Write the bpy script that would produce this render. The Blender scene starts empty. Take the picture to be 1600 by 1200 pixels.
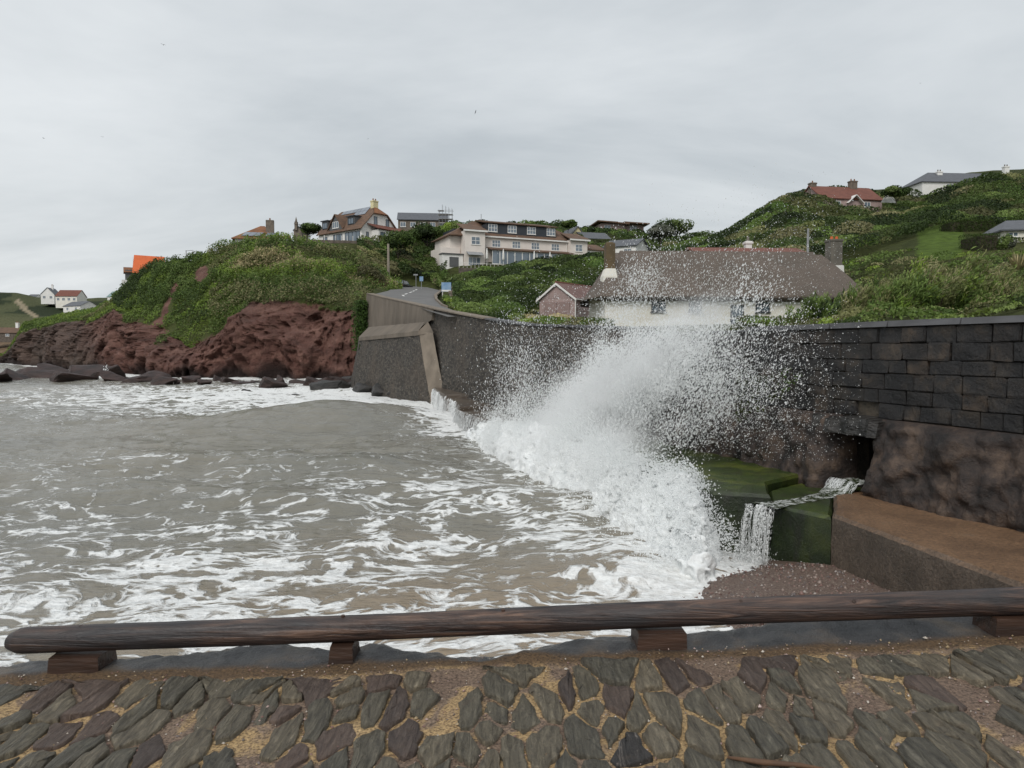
import bpy, math, random
import numpy as np
from mathutils import Vector, Matrix
R = math.radians
random.seed(7)
rng = np.random.default_rng(7)
scene = bpy.context.scene
COL = scene.collection

# ------------------------------------------------------------------ camera
EYE = 3.0                       # metres above the water
FPX = 1150.0                    # focal length in photo pixels (1600 wide)
HOR = 545.0                     # photo row of the horizon
PITCH = math.atan((600.0 - HOR) / FPX)
cam = bpy.data.cameras.new('camera')
cam.sensor_width = 36.0
cam.lens = FPX / 1600.0 * 36.0
cam.clip_start = 0.05
cam.clip_end = 9000.0
camo = bpy.data.objects.new('camera', cam)
COL.objects.link(camo)
camo.location = (0, 0, EYE)
camo.rotation_euler = (R(90) - PITCH, 0, 0)
scene.camera = camo

# ------------------------------------------------------------------ sky, sun, exposure
SUN_EL, SUN_AZ = R(42), R(200)      # high, behind the left shoulder, veiled by cloud
world = bpy.data.worlds.new('World')
scene.world = world
world.use_nodes = True
wt = world.node_tree
for n in list(wt.nodes): wt.nodes.remove(n)
def wn(t, **k):
    n = wt.nodes.new(t)
    for a, b in k.items(): setattr(n, a, b)
    return n
out = wn('ShaderNodeOutputWorld')
sky = wn('ShaderNodeTexSky', sky_type='NISHITA', sun_disc=False)
sky.sun_elevation = SUN_EL; sky.sun_rotation = SUN_AZ
sky.air_density = 1.5; sky.dust_density = 4.0
bg1 = wn('ShaderNodeBackground'); bg1.inputs['Strength'].default_value = 0.10
wt.links.new(sky.outputs[0], bg1.inputs[0])
geo = wn('ShaderNodeTexCoord')
sep = wn('ShaderNodeSeparateXYZ'); wt.links.new(geo.outputs['Generated'], sep.inputs[0])
zz = wn('ShaderNodeMath', operation='MAXIMUM'); wt.links.new(sep.outputs['Z'], zz.inputs[0]); zz.inputs[1].default_value = 0.0
za = wn('ShaderNodeMath', operation='ADD'); wt.links.new(zz.outputs[0], za.inputs[0]); za.inputs[1].default_value = 0.22
dx = wn('ShaderNodeMath', operation='DIVIDE'); wt.links.new(sep.outputs['X'], dx.inputs[0]); wt.links.new(za.outputs[0], dx.inputs[1])
dy = wn('ShaderNodeMath', operation='DIVIDE'); wt.links.new(sep.outputs['Y'], dy.inputs[0]); wt.links.new(za.outputs[0], dy.inputs[1])
cmb = wn('ShaderNodeCombineXYZ'); wt.links.new(dx.outputs[0], cmb.inputs[0]); wt.links.new(dy.outputs[0], cmb.inputs[1])
rotm = wn('ShaderNodeMapping'); rotm.inputs['Rotation'].default_value = (0, 0, R(35)); rotm.inputs['Scale'].default_value = (0.5, 0.95, 1)
wt.links.new(cmb.outputs[0], rotm.inputs[0])
nz = wn('ShaderNodeTexNoise'); nz.inputs['Scale'].default_value = 0.9; nz.inputs['Detail'].default_value = 7; nz.inputs['Roughness'].default_value = 0.56
nz.inputs['Distortion'].default_value = 0.5
wt.links.new(rotm.outputs[0], nz.inputs['Vector'])
rp = wn('ShaderNodeValToRGB')
rp.color_ramp.elements[0].position = 0.36; rp.color_ramp.elements[0].color = (0.490, 0.530, 0.562, 1)
rp.color_ramp.elements[1].position = 0.64; rp.color_ramp.elements[1].color = (0.760, 0.790, 0.810, 1)
wt.links.new(nz.outputs[0], rp.inputs[0])
bg2 = wn('ShaderNodeBackground'); bg2.inputs['Strength'].default_value = 1.0
wt.links.new(rp.outputs[0], bg2.inputs[0])
mx = wn('ShaderNodeMixShader'); mx.inputs[0].default_value = 0.92
wt.links.new(bg1.outputs[0], mx.inputs[1]); wt.links.new(bg2.outputs[0], mx.inputs[2])
wt.links.new(mx.outputs[0], out.inputs[0])

sun = bpy.data.lights.new('sun', 'SUN'); sun.energy = 1.5; sun.angle = R(25); sun.color = (1.0, 0.97, 0.93)
suno = bpy.data.objects.new('sun', sun); COL.objects.link(suno)
sd = Vector((math.sin(SUN_AZ) * math.cos(SUN_EL), math.cos(SUN_AZ) * math.cos(SUN_EL), math.sin(SUN_EL)))
suno.rotation_euler = sd.to_track_quat('Z', 'Y').to_euler()
suno.location = (-20, -30, 60)

vs = scene.view_settings
vs.view_transform = 'Standard'; vs.look = 'None'; vs.exposure = 0.12; vs.gamma = 1.0; vs.use_curve_mapping = False
scene.cycles.use_denoising = True
scene.cycles.max_bounces = 10; scene.cycles.diffuse_bounces = 4; scene.cycles.glossy_bounces = 3
scene.cycles.transparent_max_bounces = 10; scene.cycles.volume_bounces = 8
scene.cycles.caustics_reflective = False; scene.cycles.caustics_refractive = False

# ------------------------------------------------------------------ photo pixel -> place
cp, sp = math.cos(PITCH), math.sin(PITCH)
def ray(px, py):
    a = (px - 800.0) / FPX; b = (600.0 - py) / FPX
    return np.array([a, cp + b * sp, -sp + b * cp])
def P(px, py, d):                       # the point on that sight line at forward distance d
    r = ray(px, py); t = d / r[1]
    return Vector((r[0] * t, d, EYE + r[2] * t))
def G(px, py, z=0.0):                   # where that sight line meets the level z
    r = ray(px, py); t = (z - EYE) / r[2]
    return Vector((r[0] * t, r[1] * t, z))
def XD(px, d): return (px - 800.0) / FPX * d
def ZD(py, d): return EYE + (HOR - py) / FPX * d

# ------------------------------------------------------------------ noise on arrays
def _h(ix, iy, iz, s):
    ix = ix.astype(np.int64).astype(np.uint32); iy = iy.astype(np.int64).astype(np.uint32); iz = iz.astype(np.int64).astype(np.uint32)
    h = ix * np.uint32(374761393) + iy * np.uint32(668265263) + iz * np.uint32(2147483647 - 58) + np.uint32((s * 974634777) & 0xffffffff)
    h = (h ^ (h >> np.uint32(13))) * np.uint32(1274126177)
    h = (h ^ (h >> np.uint32(16))) * np.uint32(2246822519)
    h = h ^ (h >> np.uint32(15))
    return h.astype(np.float64) / 4294967295.0
def noise3(x, y, z, s=0):
    x, y, z = np.broadcast_arrays(np.asarray(x, float), np.asarray(y, float), np.asarray(z, float))
    ix, iy, iz = np.floor(x), np.floor(y), np.floor(z)
    fx, fy, fz = x - ix, y - iy, z - iz
    fx = fx * fx * fx * (fx * (fx * 6 - 15) + 10); fy = fy * fy * fy * (fy * (fy * 6 - 15) + 10); fz = fz * fz * fz * (fz * (fz * 6 - 15) + 10)
    def L(dx_, dy_, dz_): return _h(ix + dx_, iy + dy_, iz + dz_, s)
    a = L(0,0,0) * (1 - fx) + L(1,0,0) * fx; b = L(0,1,0) * (1 - fx) + L(1,1,0) * fx
    c = L(0,0,1) * (1 - fx) + L(1,0,1) * fx; d = L(0,1,1) * (1 - fx) + L(1,1,1) * fx
    return ((a * (1 - fy) + b * fy) * (1 - fz) + (c * (1 - fy) + d * fy) * fz) * 2 - 1
def fbm(x, y, z, o=4, s=0, g=0.5):
    x = np.asarray(x, float); t = 0; a = 1; n = 0
    for i in range(o):
        f = 2.03 ** i
        t = t + a * noise3(x * f + 17.3 * i, np.asarray(y, float) * f - 9.1 * i, np.asarray(z, float) * f + 4.7 * i, s + i); n += a; a *= g
    return t / n
def ridged(x, y, z, o=4, s=0):
    x = np.asarray(x, float); t = 0; a = 1; n = 0
    for i in range(o):
        f = 2.05 ** i
        t = t + a * (1 - 2 * np.abs(noise3(x * f + 7.7 * i, np.asarray(y, float) * f, np.asarray(z, float) * f - 3.3 * i, s + i))); n += a; a *= 0.5
    return t / n

# ------------------------------------------------------------------ mesh helpers
class MB:
    def __init__(s): s.v = []; s.f = []
    def quad(s, a, b, c, d):
        n = len(s.v); s.v += [tuple(a), tuple(b), tuple(c), tuple(d)]; s.f.append((n, n+1, n+2, n+3)); return s
    def poly(s, pts):
        n = len(s.v); s.v += [tuple(p) for p in pts]; s.f.append(tuple(range(n, n + len(pts)))); return s
    def box(s, x0, x1, y0, y1, z0, z1):
        n = len(s.v)
        s.v += [(x0,y0,z0),(x1,y0,z0),(x1,y1,z0),(x0,y1,z0),(x0,y0,z1),(x1,y0,z1),(x1,y1,z1),(x0,y1,z1)]
        s.f += [(n,n+3,n+2,n+1),(n+4,n+5,n+6,n+7),(n,n+1,n+5,n+4),(n+1,n+2,n+6,n+5),(n+2,n+3,n+7,n+6),(n+3,n,n+4,n+7)]
        return s
    def hexa(s, b, t):                      # 4 bottom points, 4 top points
        n = len(s.v); s.v += [tuple(p) for p in b] + [tuple(p) for p in t]
        s.f += [(n,n+3,n+2,n+1),(n+4,n+5,n+6,n+7),(n,n+1,n+5,n+4),(n+1,n+2,n+6,n+5),(n+2,n+3,n+7,n+6),(n+3,n,n+4,n+7)]
        return s
    def slab(s, pts, th):                   # a polygon (counter-clockwise seen from its outer side) thickened inwards
        p = [Vector(q) for q in pts]
        nrm = (p[1] - p[0]).cross(p[2] - p[0]).normalized()
        q = [a - nrm * th for a in p]; n = len(s.v); k = len(p)
        s.v += [tuple(a) for a in p] + [tuple(a) for a in q]
        s.f.append(tuple(range(n, n + k))); s.f.append(tuple(reversed(range(n + k, n + 2 * k))))
        for i in range(k):
            j = (i + 1) % k; s.f.append((n + i, n + k + i, n + k + j, n + j))
        return s
    def tube(s, pts, rad, seg=8, cap=True):
        pts = [Vector(p) for p in pts]; n0 = len(s.v)
        if not hasattr(rad, '__len__'): rad = [rad] * len(pts)
        for i, p in enumerate(pts):
            t = (pts[min(i + 1, len(pts) - 1)] - pts[max(i - 1, 0)]).normalized()
            a = t.cross(Vector((0, 0, 1)) if abs(t.z) < 0.9 else Vector((1, 0, 0))).normalized(); b = t.cross(a)
            for k in range(seg):
                an = 2 * math.pi * k / seg
                s.v.append(tuple(p + (a * math.cos(an) + b * math.sin(an)) * rad[i]))
        for i in range(len(pts) - 1):
            for k in range(seg):
                k2 = (k + 1) % seg
                s.f.append((n0 + i*seg + k, n0 + i*seg + k2, n0 + (i+1)*seg + k2, n0 + (i+1)*seg + k))
        if cap:
            s.f.append(tuple(n0 + k for k in reversed(range(seg)))); e = n0 + (len(pts)-1)*seg
            s.f.append(tuple(e + k for k in range(seg)))
        return s
    def mesh(s, name, smooth=False):
        m = bpy.data.meshes.new(name); m.from_pydata(s.v, [], s.f); m.update()
        if smooth: m.polygons.foreach_set('use_smooth', [True] * len(m.polygons))
        return m
def link(name, mesh, mat=None, parent=None):
    o = bpy.data.objects.new(name, mesh); COL.objects.link(o)
    if mat is not None and mesh is not None and len(mesh.materials) == 0: mesh.materials.append(mat)
    if parent is not None: o.parent = parent
    return o
def build(name, mb, mat, parent=None, smooth=False): return link(name, mb.mesh(name, smooth), mat, parent)
def npmesh(name, V, F, smooth=True, col=None, attrs=None):
    V = np.asarray(V, np.float32); F = np.asarray(F, np.int32); k = F.shape[1]
    m = bpy.data.meshes.new(name)
    m.vertices.add(len(V)); m.vertices.foreach_set('co', V.ravel())
    m.loops.add(F.size); m.loops.foreach_set('vertex_index', F.ravel())
    m.polygons.add(len(F)); m.polygons.foreach_set('loop_start', np.arange(0, F.size, k, dtype=np.int32))
    try: m.polygons.foreach_set('loop_total', np.full(len(F), k, np.int32))
    except Exception: pass
    m.update(calc_edges=True); m.validate()
    m.polygons.foreach_set('use_smooth', np.full(len(m.polygons), smooth))
    if col is not None:
        a = m.attributes.new('col', 'FLOAT_COLOR', 'POINT')
        a.data.foreach_set('color', np.c_[col, np.ones(len(col))].astype(np.float32).ravel())
    for n_, v_ in (attrs or {}).items():
        a = m.attributes.new(n_, 'FLOAT', 'POINT'); a.data.foreach_set('value', np.asarray(v_, np.float32).ravel())
    return m
def gridfaces(nr, nc, keep=None):
    i = np.arange(nr - 1)[:, None] * nc + np.arange(nc - 1)[None, :]
    F = np.stack([i, i + 1, i + nc + 1, i + nc], -1).reshape(-1, 4)
    return F if keep is None else F[keep.ravel()]
def tag(o, label, cat=None, group=None, kind=None):
    if label: o['label'] = label
    if cat: o['category'] = cat
    if group: o['group'] = group
    if kind: o['kind'] = kind
    return o
def thing(name, label, cat, loc=(0, 0, 0), rz=0.0, group=None):
    o = bpy.data.objects.new(name, None); COL.objects.link(o)
    o.location = loc; o.rotation_euler = (0, 0, rz); o.empty_display_size = 0.3
    return tag(o, label, cat, group)

# ------------------------------------------------------------------ materials
MATS = {}
def newmat(name):
    m = bpy.data.materials.new(name); m.use_nodes = True
    nt = m.node_tree; b = nt.nodes['Principled BSDF']
    MATS[name] = m
    return m, nt, b
def node(nt, t, **k):
    n = nt.nodes.new(t)
    for a, v in k.items():
        if a in n.inputs.keys() if hasattr(n.inputs, 'keys') else False: n.inputs[a].default_value = v
        else: setattr(n, a, v)
    return n
def coords(nt, scale=(1, 1, 1), rot=(0, 0, 0), rand=False, world=False):
    if world:
        g = nt.nodes.new('ShaderNodeNewGeometry'); src = g.outputs['Position']
    else:
        g = nt.nodes.new('ShaderNodeTexCoord'); src = g.outputs['Object']
    mp = nt.nodes.new('ShaderNodeMapping'); mp.inputs['Scale'].default_value = scale; mp.inputs['Rotation'].default_value = rot
    nt.links.new(src, mp.inputs[0])
    if rand:
        oi = nt.nodes.new('ShaderNodeObjectInfo'); mm = nt.nodes.new('ShaderNodeMath'); mm.operation = 'MULTIPLY'; mm.inputs[1].default_value = 37.0
        nt.links.new(oi.outputs['Random'], mm.inputs[0])
        cb = nt.nodes.new('ShaderNodeCombineXYZ')
        for i in range(3): nt.links.new(mm.outputs[0], cb.inputs[i])
        nt.links.new(cb.outputs[0], mp.inputs['Location'])
    return mp.outputs[0]
def noise(nt, vec, scale, detail=5, rough=0.55, dist=0.0):
    n = nt.nodes.new('ShaderNodeTexNoise'); n.inputs['Scale'].default_value = scale; n.inputs['Detail'].default_value = detail
    n.inputs['Roughness'].default_value = rough; n.inputs['Distortion'].default_value = dist
    nt.links.new(vec, n.inputs['Vector']); return n.outputs[0]
def ramp(nt, fac, stops):
    r = nt.nodes.new('ShaderNodeValToRGB'); e = r.color_ramp.elements
    while len(e) < len(stops): e.new(0.5)
    for i, (p, c) in enumerate(stops):
        e[i].position = p; e[i].color = (c[0], c[1], c[2], 1) if hasattr(c, '__len__') else (c, c, c, 1)
    nt.links.new(fac, r.inputs[0]); return r.outputs[0]
def mixc(nt, fac, a, b, mode='MIX'):
    m = nt.nodes.new('ShaderNodeMix'); m.data_type = 'RGBA'; m.blend_type = mode
    for s_, v in ((0, fac), (6, a), (7, b)):
        if hasattr(v, 'links'): nt.links.new(v, m.inputs[s_])
        elif s_ == 0: m.inputs[0].default_value = v
        else: m.inputs[s_].default_value = (v[0], v[1], v[2], 1)
    return m.outputs[2]
def math_(nt, op, a, b=None, clamp=False):
    m = nt.nodes.new('ShaderNodeMath'); m.operation = op; m.use_clamp = clamp
    for i, v in enumerate((a, b)):
        if v is None: continue
        if hasattr(v, 'links'): nt.links.new(v, m.inputs[i])
        else: m.inputs[i].default_value = v
    return m.outputs[0]
def bump(nt, b, height, strength=0.5, dist=0.02):
    n = nt.nodes.new('ShaderNodeBump'); n.inputs['Strength'].default_value = strength; n.inputs['Distance'].default_value = dist
    nt.links.new(height, n.inputs['Height']); nt.links.new(n.outputs[0], b.inputs['Normal']); return n
def simple(name, c1, c2=None, scale=3.0, rough=0.7, bmp=0.3, bdist=0.02, spec=0.4, stretch=(1, 1, 1), detail=6, lo=0.35, hi=0.65, rand=False, metallic=0.0):
    m, nt, b = newmat(name)
    v = coords(nt, stretch, rand=rand)
    n = noise(nt, v, scale, detail)
    c2 = c2 or tuple(x * 0.7 for x in c1)
    nt.links.new(ramp(nt, n, [(lo, c1), (hi, c2)]), b.inputs['Base Color'])
    b.inputs['Roughness'].default_value = rough; b.inputs['Specular IOR Level'].default_value = spec; b.inputs['Metallic'].default_value = metallic
    if bmp: bump(nt, b, noise(nt, v, scale * 3, 4), bmp, bdist)
    return m
# ================================================================== materials of the place
def attr_node(nt, name, fac=False):
    a = nt.nodes.new('ShaderNodeAttribute'); a.attribute_name = name
    return a.outputs['Fac'] if fac else a.outputs['Color']
def water_mat():
    m, nt, b = newmat('sea_water')
    pos = coords(nt, (1, 1, 1), world=True)
    zone = attr_node(nt, 'foam', True); sandz = attr_node(nt, 'sand', True)
    warp = nt.nodes.new('ShaderNodeTexNoise'); warp.inputs['Scale'].default_value = 0.55; warp.inputs['Detail'].default_value = 3
    nt.links.new(pos, warp.inputs['Vector'])
    wv = nt.nodes.new('ShaderNodeVectorMath'); wv.operation = 'MULTIPLY_ADD'
    nt.links.new(warp.outputs['Color'], wv.inputs[0]); wv.inputs[1].default_value = (1.6, 1.6, 0); nt.links.new(pos, wv.inputs[2])
    st = nt.nodes.new('ShaderNodeMapping'); st.inputs['Scale'].default_value = (0.62, 1.0, 0.0); st.inputs['Rotation'].default_value = (0, 0, R(-12)); nt.links.new(wv.outputs[0], st.inputs[0])
    def ridge(scale, det):
        n = noise(nt, st.outputs[0], scale, det, 0.55)
        a = math_(nt, 'SUBTRACT', n, 0.5); a = math_(nt, 'ABSOLUTE', a); a = math_(nt, 'MULTIPLY', a, 7.0)
        return math_(nt, 'SUBTRACT', 1.0, a, True)
    r1 = ridge(1.15, 7); r2 = ridge(3.6, 6)
    big = noise(nt, st.outputs[0], 0.35, 4)
    p = math_(nt, 'ADD', math_(nt, 'MULTIPLY', r1, 0.45), math_(nt, 'MULTIPLY', r2, 0.36))
    p = math_(nt, 'ADD', p, math_(nt, 'MULTIPLY', big, 0.38))
    th = math_(nt, 'SUBTRACT', 1.17, math_(nt, 'MULTIPLY', zone, 0.72))
    d = math_(nt, 'SUBTRACT', p, th)
    foam = math_(nt, 'MULTIPLY', d, 6.5, True)
    fine = noise(nt, pos, 9.0, 5, 0.7)
    foam = math_(nt, 'MULTIPLY', foam, math_(nt, 'ADD', math_(nt, 'MULTIPLY', fine, 1.3), 0.25), True)
    deep = ramp(nt, noise(nt, pos, 0.12, 3), [(0.3, (0.172, 0.168, 0.142)), (0.7, (0.235, 0.215, 0.172))])
    wcol = mixc(nt, sandz, deep, (0.30, 0.235, 0.165))
    nt.links.new(mixc(nt, foam, wcol, (0.88, 0.89, 0.88)), b.inputs['Base Color'])
    rr = nt.nodes.new('ShaderNodeMapRange'); nt.links.new(foam, rr.inputs[0]); rr.inputs[3].default_value = 0.12; rr.inputs[4].default_value = 0.75
    nt.links.new(rr.outputs[0], b.inputs['Roughness'])
    b.inputs['IOR'].default_value = 1.33
    sv = nt.nodes.new('ShaderNodeMapping'); sv.inputs['Scale'].default_value = (0.5, 1.5, 1); nt.links.new(pos, sv.inputs[0])
    h = math_(nt, 'ADD', math_(nt, 'MULTIPLY', noise(nt, sv.outputs[0], 2.6, 6, 0.6), 1.0), math_(nt, 'MULTIPLY', foam, 0.25))
    bump(nt, b, h, 0.9, 0.15)
    return m
def foliage_mat():
    m, nt, b = newmat('foliage')
    c = attr_node(nt, 'col'); nt.links.new(c, b.inputs['Base Color'])
    b.inputs['Roughness'].default_value = 0.55; b.inputs['Specular IOR Level'].default_value = 0.25
    tr = nt.nodes.new('ShaderNodeBsdfTranslucent'); nt.links.new(c, tr.inputs[0])
    ms = nt.nodes.new('ShaderNodeMixShader'); ms.inputs[0].default_value = 0.28
    nt.links.new(b.outputs[0], ms.inputs[1]); nt.links.new(tr.outputs[0], ms.inputs[2])
    nt.links.new(ms.outputs[0], nt.nodes['Material Output'].inputs[0])
    return m
def ground_mat():
    m, nt, b = newmat('hill_ground')
    c = attr_node(nt, 'col'); v = coords(nt, world=True)
    n = noise(nt, v, 1.2, 6)
    nt.links.new(mixc(nt, 1.0, c, ramp(nt, n, [(0.3, 0.6), (0.7, 1.25)]), 'MULTIPLY'), b.inputs['Base Color'])
    b.inputs['Roughness'].default_value = 0.95; b.inputs['Specular IOR Level'].default_value = 0.1
    bump(nt, b, noise(nt, v, 3.0, 6), 0.8, 0.25)
    return m
def cliff_mat():
    m, nt, b = newmat('red_cliff_rock')
    v = coords(nt, world=True); g = attr_node(nt, 'grass', True); wet = attr_node(nt, 'wet', True); grey = attr_node(nt, 'grey', True)
    sv = coords(nt, (0.5, 0.5, 1.6), (0, R(18), 0), world=True)
    n1 = noise(nt, sv, 0.5, 8, 0.62); n2 = noise(nt, v, 1.6, 7, 0.6)
    rock = ramp(nt, n1, [(0.25, (0.052, 0.026, 0.021)), (0.5, (0.150, 0.073, 0.058)), (0.75, (0.28, 0.155, 0.122))])
    grk = ramp(nt, n1, [(0.3, (0.045, 0.036, 0.032)), (0.7, (0.13, 0.105, 0.088))])
    rock = mixc(nt, grey, rock, grk)
    rock = mixc(nt, math_(nt, 'MULTIPLY', ramp(nt, n2, [(0.45, 0.0), (0.75, 1.0)]), 0.35), rock, (0.17, 0.11, 0.08))
    rock = mixc(nt, wet, rock, (0.030, 0.019, 0.017))
    gr = ramp(nt, n2, [(0.3, (0.045, 0.060, 0.014)), (0.7, (0.085, 0.098, 0.026))])
    gm = math_(nt, 'ADD', g, math_(nt, 'MULTIPLY', math_(nt, 'SUBTRACT', n2, 0.5), 0.9))
    gm = ramp(nt, gm, [(0.42, 0.0), (0.58, 1.0)])
    nt.links.new(mixc(nt, gm, rock, gr), b.inputs['Base Color'])
    b.inputs['Roughness'].default_value = 0.85; b.inputs['Specular IOR Level'].default_value = 0.25
    h = math_(nt, 'ADD', noise(nt, sv, 1.2, 9, 0.68), math_(nt, 'MULTIPLY', noise(nt, v, 5, 5), 0.4))
    bump(nt, b, h, 1.0, 0.7)
    return m
M_WATER = water_mat(); M_LEAF = foliage_mat(); M_GROUND = ground_mat(); M_CLIFF = cliff_mat()
M_WETROCK = simple('wet_dark_rock', (0.024, 0.016, 0.015), (0.062, 0.036, 0.031), 1.3, 0.65, 0.9, 0.12, 0.5, (1, 1, 2.2), 8)
M_GREYROCK = simple('wet_grey_rock', (0.013, 0.013, 0.012), (0.042, 0.038, 0.035), 1.6, 0.55, 0.9, 0.1, 0.5, (1, 1, 2.2), 8)
M_ASPHALT = simple('asphalt', (0.16, 0.155, 0.15), (0.12, 0.118, 0.115), 0.8, 0.85, 0.2, 0.01)
M_WHITE = simple('white_paint', (0.78, 0.77, 0.74), (0.70, 0.69, 0.66), 1.2, 0.6, 0.05)
M_CREAM = simple('pinkish_cream_render', (0.74, 0.68, 0.625), (0.66, 0.605, 0.555), 0.6, 0.8, 0.15, 0.01)
M_LIMEWASH = simple('limewashed_render', (0.80, 0.78, 0.71), (0.72, 0.69, 0.61), 0.8, 0.85, 0.3, 0.02)
M_YELLOWR = simple('yellow_render', (0.66, 0.60, 0.36), (0.58, 0.52, 0.31), 0.6, 0.8, 0.1)
M_GLASS = simple('window_glass', (0.10, 0.135, 0.17), (0.17, 0.21, 0.25), 0.35, 0.08, 0, spec=0.8)
M_SLATE = simple('slate_roofing', (0.115, 0.12, 0.135), (0.085, 0.09, 0.10), 1.5, 0.6, 0.4, 0.03, stretch=(1, 1, 4))
M_BROWNT = simple('brown_tile_roofing', (0.105, 0.068, 0.048), (0.16, 0.095, 0.062), 1.1, 0.85, 0.5, 0.04, stretch=(1, 1, 3))
M_REDT = simple('red_tile_roofing', (0.19, 0.075, 0.052), (0.14, 0.055, 0.04), 1.1, 0.8, 0.5, 0.04, stretch=(1, 1, 3))
M_ORANGET = simple('orange_tile_roofing', (0.66, 0.145, 0.045), (0.56, 0.125, 0.04), 0.9, 0.75, 0.3, 0.03)
M_RUST = simple('lichened_rust_tile', (0.26, 0.115, 0.055), (0.17, 0.082, 0.045), 1.1, 0.85, 0.5, 0.04)
M_PINKT = simple('pink_brown_tile', (0.20, 0.12, 0.105), (0.145, 0.088, 0.078), 2.5, 0.8, 0.5, 0.03)
M_DARKCLAD = simple('dark_cladding', (0.030, 0.036, 0.044), (0.040, 0.046, 0.054), 1.0, 0.6, 0.1)
M_GREYCLAD = simple('grey_lead_cladding', (0.085, 0.088, 0.09), (0.11, 0.112, 0.113), 1.0, 0.6, 0.1)
M_SOLAR = simple('solar_glass', (0.20, 0.225, 0.26), (0.15, 0.17, 0.20), 0.5, 0.15, 0, spec=0.7)
M_STONE = simple('rubble_stone', (0.20, 0.165, 0.13), (0.11, 0.092, 0.075), 1.8, 0.9, 0.8, 0.06)
M_DSTONE = simple('dark_rubble_stone', (0.15, 0.125, 0.10), (0.085, 0.07, 0.06), 1.8, 0.9, 0.8, 0.06)
M_PINKW = simple('pink_weatherboard', (0.38, 0.285, 0.265), (0.32, 0.24, 0.225), 1.5, 0.75, 0.1)
M_PINKD = simple('dull_pink_door_board', (0.30, 0.215, 0.20), (0.26, 0.19, 0.175), 1.5, 0.75, 0.1)
M_TIMBER = simple('weathered_timber', (0.30, 0.26, 0.21), (0.22, 0.19, 0.155), 2, 0.8, 0.3, stretch=(1, 1, 0.2))
M_GREYMETAL = simple('grey_metal', (0.30, 0.31, 0.32), (0.24, 0.25, 0.26), 2, 0.4, 0.05)
M_BLUEPANEL = simple('blue_sign_face', (0.13, 0.25, 0.42), (0.30, 0.42, 0.55), 1.4, 0.4, 0)
M_TAN = simple('tan_concrete', (0.23, 0.19, 0.148), (0.155, 0.128, 0.10), 1.2, 0.85, 0.5, 0.03)
M_BARK = simple('bark', (0.075, 0.058, 0.042), (0.045, 0.036, 0.028), 4, 0.9, 0.8, 0.03, stretch=(1, 1, 0.3))

# ================================================================== lines of the sea wall
WALL_Y = np.array([3.0, 8.9, 25.6, 31.0, 40.0, 50.0, 60.0, 67.0])
WALL_X = np.array([6.2 + .344 * 5.9, 6.2, 0.45, -1.08, -3.83, -6.96, -10.43, -13.1])
WTOP_Y = np.array([3.0, 8.9, 17.9, 25.6, 31.0, 40.0, 50.0, 60.0, 67.0])
WTOP_Z = np.array([3.42, 3.41, 3.44, 3.78, 4.2, 5.02, 6.04, 7.1, 7.95])
def wall_x(y): return np.interp(y, WALL_Y, WALL_X)
def wall_top(y): return np.interp(y, WTOP_Y, WTOP_Z)

# ================================================================== terrain from sight lines and distances
CT = []          # (px, py, d, drop)
def ct(drop, *pts):
    for p in pts: CT.append((p[0], p[1], p[2], drop))
for y_ in (9, 12, 16, 20, 26, 31, 36):
    x_ = float(wall_x(y_)) + 0.6; CT.append((800 + x_ / y_ * FPX, HOR - (float(wall_top(y_)) - 0.22 - EYE) / y_ * FPX, y_, 0))
ct(0, (1600, 488, 12), (1700, 470, 14), (1500, 497, 15), (1350, 508, 19), (1200, 522, 27), (1050, 522, 33), (940, 519, 45), (1140, 519, 46), (1345, 512, 47), (870, 501, 56), (940, 500, 58), (800, 503, 44))
ROAD = [(36, 700, 498, 742, 497), (42, 668, 488, 712, 489), (50, 641, 477, 690, 480), (58, 608, 469, 680, 471), (66, 582, 462, 678, 464), (80, 606, 456, 684, 459), (95, 616, 451, 690, 455.5), (110, 618, 447, 668, 450)]
for (d_, l_, yl_, r_, yr_) in ROAD:
    CT.append((l_, yl_ + 1, d_, 0.12)); CT.append((r_, yr_ + 1, d_, 0.12))
ct(1.0, (735, 478, 55), (780, 478, 55), (720, 452, 78), (740, 432, 88), (790, 428, 86), (850, 408, 92), (900, 405, 92), (940, 404, 92), (830, 460, 68), (930, 440, 72), (780, 455, 70))
ct(0.1, (690, 416, 119), (740, 418, 117), (820, 417, 119), (900, 414, 123), (950, 408, 122), (660, 418, 122))
ct(0, (650, 375, 165), (720, 362, 170), (800, 362, 172), (900, 366, 160), (950, 375, 150), (1000, 366, 185), (1050, 378, 160), (1100, 388, 140))
ct(1.2, (590, 392, 121), (620, 393, 122), (660, 392, 126), (640, 418, 116), (600, 422, 108), (690, 425, 114))
ct(0, (500, 380, 138), (565, 380, 129), (620, 380, 135), (440, 378, 125), (370, 380, 122))
ct(1.0, (340, 392, 103), (400, 378, 101), (450, 377, 102), (500, 387, 103), (560, 404, 101), (600, 432, 98), (300, 402, 105), (250, 407, 108), (200, 445, 118), (185, 465, 130))
ct(0, (230, 440, 140), (300, 420, 150), (400, 400, 170), (520, 385, 180))
ct(1.6, (1080, 392, 90), (1120, 385, 95), (1150, 372, 102), (1180, 345, 108), (1200, 318, 116), (1240, 308, 124), (1300, 322, 121), (1340, 330, 119), (1390, 332, 123), (1430, 322, 130), (1470, 306, 133), (1500, 284, 136), (1550, 270, 138), (1600, 270, 140), (1700, 262, 142), (1800, 262, 142))
ct(1.4, (1150, 400, 72), (1220, 385, 80), (1250, 350, 98), (1300, 345, 100), (1300, 395, 72), (1350, 420, 58), (1400, 405, 60), (1390, 355, 92), (1500, 315, 112), (1450, 330, 105), (1560, 320, 108), (1650, 320, 108), (1420, 440, 40), (1480, 425, 44))
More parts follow.
